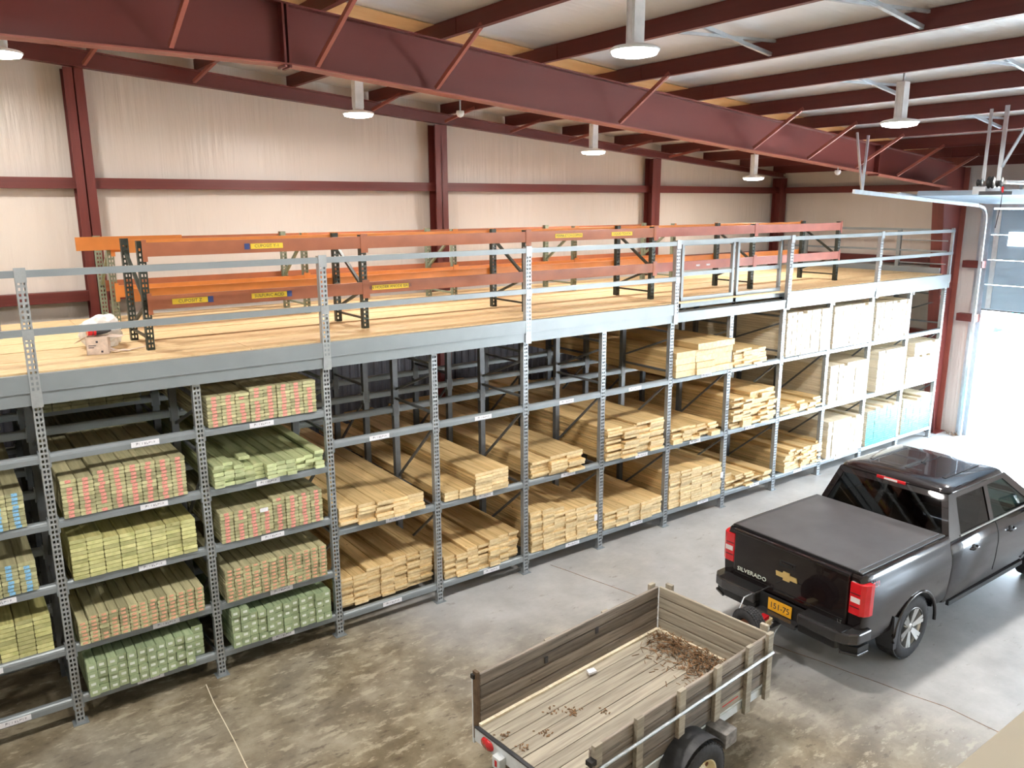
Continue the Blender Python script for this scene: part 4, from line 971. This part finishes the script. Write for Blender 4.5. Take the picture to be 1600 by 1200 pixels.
b = MB(); b.bar((p[0], p[1], zf + .06), (q_[0], q_[1], zf + .075), .028, .012); tag(b.build('wood_strip', 'stickcol'), 'bright yellow strip of wood lying on the debris in the trailer', 'stick')
p = tl2w(1.32, -.12); b = MB(); b.prism([(p[0] - .05, p[1] - .03), (p[0] + .04, p[1] - .04), (p[0] + .055, p[1] + .02), (p[0] - .03, p[1] + .035)], 'z', zf + .024, zf + .045)
tag(b.build('paper_scrap', 'paper'), 'crumpled white paper scrap by the left wall of the trailer bed', 'paper')
for x, z in ((.82, .86), (1.52, .90)): MB().box(x - .02, x + .02, -.012, -.001, z - .03, z + .03).build('tie_bracket', 'dark', tr)
#/TRAILER#
#TRUCK#
# ------------------------------------------------------------------ pickup truck
K = .94
tk = empty('pickup_truck', (7.80, -3.41, 0), -.012, 'dark brown pickup truck with black bed cover, rear towards the trailer', 'pickup truck')
class TMB(MB):
    def build(s, *a, **k):
        s.v = [(p[0] * K, p[1] * K, p[2] * K) for p in s.v]; return MB.build(s, *a, **k)
def half(prof, x, sc=1.): return [(x, y * sc, z) for (y, z) in prof]
# body side profile (y half-width, z)
PR = [(.86, .50), (.95, .53), (.975, .62), (.99, .78), (1.0, .92), (1.005, 1.02), (.995, 1.12), (.97, 1.20), (.955, 1.28), (.945, 1.34), (.92, 1.37)]
def body(stations, prof, top_z=None):
    rings = []
    for (x, sc, dz0, ztop) in stations:
        r = []
        for (y, z) in prof:
            zz = z
            if z > 1.0: zz = 1.0 + (z - 1.0) * (ztop - 1.0) / (prof[-1][1] - 1.0)
            zz = max(zz, dz0) if z < .6 else zz
            r.append((x, y * sc, zz))
        rings.append([(p[0], -p[1], p[2]) for p in r] + [p for p in r][::-1])
    return rings
def arch(o, x, r=.47, z=.40):
    c = TMB().lathe([(0, -1.3), (r, -1.3), (r, 1.3), (0, 1.3)], 48, (x, 0, z), 'y', smooth=False); co = c.build('cut', 'black'); co.parent = None; boolean(o, co)
bed = TMB().loft(body([(-1.13, .955, .5, 1.33), (-1.10, .975, .5, 1.36), (-1.0, .992, .5, 1.37), (-.6, 1, .5, 1.37), (0, 1.0, .5, 1.37), (.5, 1, .5, 1.37), (.745, .995, .5, 1.37)], PR), 0, True).build('cargo_bed', 'paint', None, merge=True)
arch(bed, 0)
PC = [(.86, .44), (.93, .47), (.965, .60), (.985, .78), (.99, .92), (.995, 1.02), (.985, 1.12), (.965, 1.19), (.95, 1.23), (.94, 1.25), (.925, 1.27)]
cab = TMB().loft(body([(.775, .985, .44, 1.27), (.80, 1, .44, 1.27), (1.8, 1.0, .44, 1.27), (2.95, 1., .44, 1.25), (3.2, 1., .44, 1.24), (3.645, 1.005, .44, 1.22), (4.1, 1.0, .44, 1.18), (4.45, .96, .46, 1.12), (4.58, .88, .5, 1.05), (4.62, .8, .55, .98)], PC), 0, True).build('cab_body', 'paint', None, merge=True)
arch(cab, 3.645, .49)
bed.parent = tk; cab.parent = tk
for o in (bed, cab):
    for p in o.data.polygons: p.use_smooth = True
    try: o.data.set_sharp_from_angle(angle=.6)
    except Exception: pass
# wheel arch lips
for x, rr in ((0, .47), (3.645, .49)):
    for s in (-1, 1):
        pts = [(x + rr * math.cos(a), s * .992, .40 + rr * math.sin(a)) for a in [-.05 + i * (PI + .1) / 18 for i in range(19)]]
        TMB().tube(pts, .022, 8).build('arch_lip', 'paint', tk)
    TMB().box(x - .46, x + .46, -.7, .7, .45, .88).build('wheel_well', 'black', tk)
# greenhouse: planes
GZ0, GZ1 = 1.26, 1.80
def gp(x0, x1, yb, yt, t): return x0 + (x1 - x0) * t
RB, RT = .79, 1.00; FB, FT = 3.32, 2.50; YB_, YT = .915, .745
def sd(x, t, s, off=0):   # point on the side plane, t 0..1 height
    return (x, s * (YB_ + (YT - YB_) * t + off), GZ0 + (GZ1 - GZ0) * t)
def frame(b, outer, inner, th, nrm):
    n = len(outer); N = Vector(nrm)
    o2 = [Vector(p) - N * th for p in outer]; i2 = [Vector(p) - N * th for p in inner]
    vs = list(outer) + list(inner) + o2 + i2; fs = []
    for i in range(n):
        j = (i + 1) % n
        fs += [(i, j, n + j, n + i), (2 * n + i, 3 * n + i, 3 * n + j, 2 * n + j), (n + i, n + j, 3 * n + j, 3 * n + i), (i, 2 * n + i, 2 * n + j, j)]
    b.add(vs, fs)
for s in (-1, 1):
    b = TMB(); nrm = (0, s, .3)
    # rear door window, then front door window
    xr = lambda t: RB + (RT - RB) * t; xf = lambda t: FB + (FT - FB) * t
    mid = 1.93
    frame(b, [sd(xr(0), 0, s), sd(mid, 0, s), sd(mid, 1, s), sd(xr(1), 1, s)], [sd(1.10, .08, s), sd(mid - .05, .08, s), sd(mid - .05, .88, s), sd(1.16, .88, s)], .05, nrm)
    frame(b, [sd(mid, 0, s), sd(xf(0), 0, s), sd(xf(1), 1, s), sd(mid, 1, s)], [sd(mid + .05, .08, s), sd(3.05, .08, s), sd(2.42, .88, s), sd(mid + .05, .88, s)], .05, nrm)
    b.build('side_pillars', 'paint', tk)
    for (pts, nm) in (([sd(1.10, .08, s, -.012), sd(mid - .05, .08, s, -.012), sd(mid - .05, .88, s, -.012), sd(1.16, .88, s, -.012)], 'rear_door_glass'), ([sd(mid + .05, .08, s, -.012), sd(3.05, .08, s, -.012), sd(2.42, .88, s, -.012), sd(mid + .05, .88, s, -.012)], 'front_door_glass')):
        TMB().add(pts, [(0, 1, 2, 3)]).build(nm, 'glassdark' if nm[0] == 'r' else 'glassgreen', tk)
    g = TMB()
    for (a, c) in ((sd(1.08, .05, s, .004), sd(3.08, .05, s, .004)),): g.bar(a, c, .012, .022)
    g.build('window_trim', 'chrome', tk)
    # mirror
    m = TMB().box(3.02, 3.16, s * 1.05 - .0, s * 1.27, 1.26, 1.46).build('door_mirror', 'paint', tk, bevel=.03); TMB().box(3.06, 3.12, min(s * .95, s * 1.08), max(s * .95, s * 1.08), 1.27, 1.31).build('arm', 'black', m)
    TMB().box(3.010, 3.018, s * 1.07, s * 1.25, 1.28, 1.44).build('mirror_glass', 'chrome', m)
    # door handles
    for x in (1.22, 2.24):
        h = TMB().tube([(x, s * .985, 1.10), (x + .03, s * 1.022, 1.10), (x + .15, s * 1.022, 1.10), (x + .18, s * .985, 1.10)], .014, 8).build('door_handle', 'paint', tk)
        TMB().lathe([(0, -.006), (.045, -.006), (.045, .004), (0, .004)], 16, (x + .09, s * .988, 1.10), 'y').build('handle_recess', 'black', h)
    # door seams
    for x, z0 in ((1.98, .47), (3.05, .47)):
        q = TMB(); pr = [(y + .0025, z) for y, z in PC[2:]]
        for a, c in zip(pr, pr[1:]): q.bar((x, s * a[0], a[1]), (x, s * c[0], c[1]), .006, .004, up=(0, s, 0))
        q.build('door_seam', 'black', tk)
    TMB().box(.9, 2.95, s * .93 - .02, s * .93 + .02, .40, .46).build('rocker', 'black', tk)
fr = lambda t, y, off=0: (FB + (FT - FB) * t + off, y, GZ0 + (GZ1 - GZ0) * t)
# rear window surround and glass
b = TMB(); rr = lambda t, y, off=0: (RB + (RT - RB) * t - off, y, GZ0 + (GZ1 - GZ0) * t)
yy = lambda t: YB_ + (YT - YB_) * t
frame(b, [rr(0, -yy(0)), rr(0, yy(0)), rr(1, yy(1)), rr(1, -yy(1))], [rr(.03, -yy(0) + .09), rr(.03, yy(0) - .09), rr(.86, yy(.86) - .09), rr(.86, -yy(.86) + .09)], .04, (-1, 0, .3)); b.build('rear_window_frame', 'paint', tk)
TMB().add([rr(.03, -yy(0) + .09, -.01), rr(.03, yy(0) - .09, -.01), rr(.86, yy(.86) - .09, -.01), rr(.86, -yy(.86) + .09, -.01)], [(0, 1, 2, 3)]).build('rear_glass', 'glassdark', tk)
b = TMB(); frame(b, [fr(0, -yy(0)), fr(0, yy(0)), fr(1, yy(1)), fr(1, -yy(1))], [fr(.05, -yy(0) + .07), fr(.05, yy(0) - .07), fr(.95, yy(.95) - .06), fr(.95, -yy(.95) + .06)], .04, (1, 0, .6)); b.build('windscreen_frame', 'paint', tk)
TMB().add([fr(.05, -yy(0) + .07, -.01), fr(.05, yy(0) - .07, -.01), fr(.95, yy(.95) - .06, -.01), fr(.95, -yy(.95) + .06, -.01)], [(0, 1, 2, 3)]).build('windscreen', 'glassgreen', tk)
# roof with rounded edges
rings = []
for (ins, z) in ((0, 1.795), (.0, 1.815), (.02, 1.84), (.06, 1.862), (.14, 1.876), (.3, 1.884)):
    x0, x1, yw = RT + ins - .01, FT + .02 - ins, YT + .006 - ins; rc = .12; r = []
    for cx, cy_, a0 in ((x1 - rc, yw - rc, 0), (x0 + rc, yw - rc, PI / 2), (x0 + rc, -yw + rc, PI), (x1 - rc, -yw + rc, 1.5 * PI)):
        for i in range(6): a = a0 + i * PI / 10; r.append((cx + rc * math.cos(a), cy_ + rc * math.sin(a), z))
    rings.append(r)
TMB().loft(rings, 0, True).build('roof', 'paint', tk, merge=True)
for y in (-.5, 0, .5): TMB().bar((1.35, y, 1.883), (2.25, y, 1.883), .05, .012).build('roof_rib', 'paint', tk, bevel=.004)
TMB().bar((1.75, .0, 1.885), (1.86, 0, 1.93), .02, .03).build('antenna', 'black', tk)
# third brake light
TMB().box(.975, 1.0, -.2, .2, 1.775, 1.815).build('high_brake_light', 'red', tk, bevel=.005)
TMB().box(.968, .976, -.09, .09, 1.783, 1.807).build('cargo_lamp', 'lenswhite', tk)
# interior
for y in (-.42, .42):
    for x in (1.35, 2.15):
        sB = TMB().box(x - .05, x + .1, y - .25, y + .25, .9, 1.45).build('seat_back', 'seat', tk, bevel=.04); TMB().box(x - .04, x + .06, y - .13, y + .13, 1.47, 1.64).build('head_rest', 'seat', sB, bevel=.03)
TMB().box(2.75, 3.2, -.85, .85, 1.1, 1.30).build('dashboard', 'dark', tk, bevel=.05)
TMB().lathe([(.17, -.012), (.19, 0), (.17, .012)], 24, (2.6, -.0, 0), 'x', closed=True).build('steering_wheel', 'dark', tk, (.0, .38, 1.22))
# tailgate
tg = TMB()
tg.box(-1.165, -1.12, -.79, .79, .66, 1.345).build('tailgate', 'paint', tk, bevel=.018); tgo = tk.children[-1]
tgo = [o for o in tk.children if o.name.startswith('tailgate')][0]
TMB().box(-1.185, -1.10, -.80, .80, 1.335, 1.372).build('spoiler_lip', 'paint', tgo, bevel=.012)
TMB().box(-1.172, -1.164, -.755, .755, .80, .806).build('crease', 'black', tgo)
TMB().box(-1.170, -1.160, -.11, .11, 1.13, 1.205).build('handle_recess', 'black', tgo, bevel=.004); TMB().box(-1.182, -1.168, -.08, .08, 1.165, 1.19).build('handle', 'paint', tgo, bevel=.004)
ew = TMB(); bow = [(-.14, -.028), (-.045, -.028), (-.045, -.055), (.045, -.055), (.055, -.028), (.15, -.028), (.14, .028), (.045, .028), (.045, .055), (-.045, .055), (-.055, .028), (-.15, .028)]
ew.prism([(-p[0], p[1] + 1.02) for p in bow], 'x', -1.178, -1.166).build('emblem', 'gold', tgo)
te = text('lettering', 'SILVERADO', .075 * K, 'tagwhite', tgo, (-1.168 * K, .50 * K, .86 * K), (PI / 2, 0, -PI / 2), .002, sx=1.15)
text('lettering', 'LT', .055 * K, 'chrome', tgo, (-1.168 * K, -.72 * K, .76 * K), (PI / 2, 0, -PI / 2), .002)
for s in (-1, 1):
    text('decal', 'Z71', .085 * K, 'red', bed, (-.93 * K if s < 0 else -.8 * K, s * .984 * K, 1.25 * K), (PI / 2 - .15, 0, 0 if s < 0 else PI), .0006)
# tail lamps
for s in (-1, 1):
    b = TMB(); P = [(-1.15, .80), (-1.15, .93), (-1.12, .975), (-1.06, 1.0), (-1.0, 1.008), (-1.0, .9), (-1.1, .8)]
    b.prism([(p[0], s * p[1]) for p in P], 'z', .90, 1.28).build('tail_lamp', 'red', tk, bevel=.008); tl_ = tk.children
    L_ = [o for o in tk.children if o.name.startswith('tail_lamp')][-1]
    TMB().box(-1.156, -1.148, min(s * .82, s * .93), max(s * .82, s * .93), 1.05, 1.11).build('reverse_lens', 'lenswhite', L_)
    for zz in (.99, 1.15): TMB().box(-1.154, -1.15, min(s * .81, s * .93), max(s * .81, s * .93), zz, zz + .008).build('lens_rib', 'black', L_)
# bed cover
cv = TMB(); cv.box(-1.09, .70, -.83, .83, 1.372, 1.392); cvo = cv.build('bed_cover', 'cover', tk, bevel=.006)
for y in (-.86, .86): TMB().box(-1.08, .72, y - .03, y + .03, 1.365, 1.385).build('bed_rail_cap', 'dark', tk, bevel=.006)
TMB().box(-1.10, -1.07, -.86, .86, 1.365, 1.398).build('cover_edge', 'black', tk, bevel=.005)
# bumper
bpo = TMB().box(-1.20, -1.13, -.95, .95, .57, .72).build('rear_bumper', 'bumper', tk, bevel=.01)
for s in (-1, 1):
    pl_ = [(-1.36, s * .30), (-1.36, s * .80), (-1.31, s * .93), (-1.22, s * 1.0), (-.98, s * 1.01), (-.98, s * .96), (-1.125, s * .92), (-1.125, s * .30)]
    TMB().prism(pl_, 'z', .60, .735).build('bumper_side', 'bumper', bpo, bevel=.018)
    TMB().prism([(-1.33, s * .30), (-1.33, s * .78), (-1.2, s * .86), (-1.13, s * .86), (-1.13, s * .30)], 'z', .50, .60).build('bumper_lower', 'black', bpo, bevel=.015)
TMB().box(-1.24, -1.13, -.30, .30, .50, .72).build('centre_recess', 'black', bpo)
TMB().box(-1.35, -1.20, -.28, .28, .50, .555).build('centre_step', 'bumper', bpo, bevel=.006)
for s in (-1, 1):
    TMB().box(-1.34, -1.15, min(s * .32, s * .86), max(s * .32, s * .86), .735, .745).build('step_pad', 'black', bpo, bevel=.003)
    q = [(-1.30, s * .82), (-1.22, s * 1.0), (-1.02, s * 1.01), (-1.02, s * .90), (-1.2, s * .82)]
    TMB().prism(q, 'z', .46, .49).build('corner_step', 'bumper', bpo, bevel=.006); TMB().prism([(p[0] + .02, p[1] * .985) for p in q], 'z', .49, .56).build('step_pocket', 'black', bpo)
pt = TMB().box(-1.262, -1.256, -.165, .165, .565, .715).build('licence_plate', 'plate', bpo)
text('lettering', '151-75', .105 * K, 'ink', pt, (-1.2635 * K, 0, .635 * K), (PI / 2, 0, -PI / 2), .001, sx=.95)
TMB().tube([(-1.1, 0, .46), (-1.42, 0, .46)], .035, 10).build('hitch_bar', 'black', bpo); TMB().lathe([(0, .0), (.02, .0), (.02, .03), (.03, .05), (.0, .09)], 14, (-1.41, 0, .46)).build('tow_ball', 'chrome', bpo)
# mud flaps, wheels
for s in (-1, 1):
    TMB().prism([(-.46, .28), (-.40, .28), (-.36, .66), (-.50, .72)], 'y', s * .80, s * 1.0).build('mud_flap', 'dark', tk)
for x in (0, 3.645):
    for s in (-1, 1):
        wr = empty('wheel', (x * K, s * .84 * K, .40 * K)); wr.parent = tk
        tyre(wr, 0, 0, 0, .392 * K, .275 * K, 'chrome', .245 * K, s)
        r_ = MB(); h = s * .115
        r_.lathe([(.236, h), (.247, h), (.238, h - s * .02), (.222, h - s * .05), (.21, -h), (.236, -h)], 48, (0, 0, 0), 'y').build('rim', 'chrome', wr)
        MB().lathe([(0, 0), (.21, 0), (.21, .01 * s), (0, .01 * s)], 40, (0, -s * .02, 0), 'y').build('brake_disc', 'dark', wr)
        sp_ = MB()
        for i in range(6):
            for d in (-.13, .13):
                a = i * PI / 3 + .26 + d; a0 = i * PI / 3 + .26 + d * .5
                sp_.bar((.05 * math.cos(a0), h - s * .035, .05 * math.sin(a0)), (.232 * math.cos(a), h - s * .012, .232 * math.sin(a)), .045, .04, up=(0, 1, 0))
        sp_.build('spokes', 'chrome', wr)
        MB().lathe([(0, h - s * .01), (.04, h - s * .012), (.062, h - s * .03), (.07, h - s * .06)], 24, (0, 0, 0), 'y').build('hub_cap', 'chrome', wr)
# front end
TMB().box(4.52, 4.66, -.9, .9, .48, .66).build('front_bumper', 'chrome', tk, bevel=.03); TMB().box(4.585, 4.64, -.62, .62, .70, 1.0).build('grille', 'black', tk, bevel=.02)
for s in (-1, 1): TMB().box(4.45, 4.6, min(s * .62, s * .9), max(s * .62, s * .9), .85, 1.02).build('headlamp', 'lenswhite', tk, bevel=.02)
TMB().box(-1.0, 4.3, -.45, .45, .32, .5).build('chassis', 'black', tk)
#/TRUCK#
# ------------------------------------------------------------------ light
w = bpy.data.worlds.new('World'); bpy.context.scene.world = w; w.use_nodes = True
bgn = w.node_tree.nodes['Background']
bgn.inputs[0].default_value = (.70, .85, 1., 1); bgn.inputs[1].default_value = 21.0
ld = bpy.data.lights.new('sky_portal', 'AREA'); ld.shape = 'RECTANGLE'; ld.size = 4.3; ld.size_y = 2.9; ld.cycles.is_portal = True
lo = bpy.data.objects.new('sky_portal', ld); C.objects.link(lo); lo.location = (17.7, (DY0 + DY1) / 2, 1.4); lo.rotation_euler = (0, PI / 2, PI)
lo.rotation_euler = Vector((-1, 0, 0)).to_track_quat('-Z', 'Y').to_euler()
l2 = bpy.data.lights.new('sky_portal', 'AREA'); l2.shape = 'RECTANGLE'; l2.size = 5.; l2.size_y = 3.2; l2.cycles.is_portal = True
lo = bpy.data.objects.new('sky_portal', l2); C.objects.link(lo); lo.location = (17.72, (W0 + W1) / 2, 1.6); lo.rotation_euler = Vector((-1, 0, 0)).to_track_quat('-Z', 'Y').to_euler()
sl = bpy.data.lights.new('sun', 'SUN'); sl.energy = 150; sl.angle = .01; sl.color = (1, .96, .9)
so = bpy.data.objects.new('sun', sl); C.objects.link(so); so.rotation_euler = Vector((.12, -.6, -.8)).to_track_quat('-Z', 'Y').to_euler()
sn = bpy.context.scene
sn.view_settings.view_transform = 'Standard'; sn.view_settings.look = 'None'; sn.view_settings.gamma = 1; sn.view_settings.use_curve_mapping = False
sn.view_settings.exposure = .6
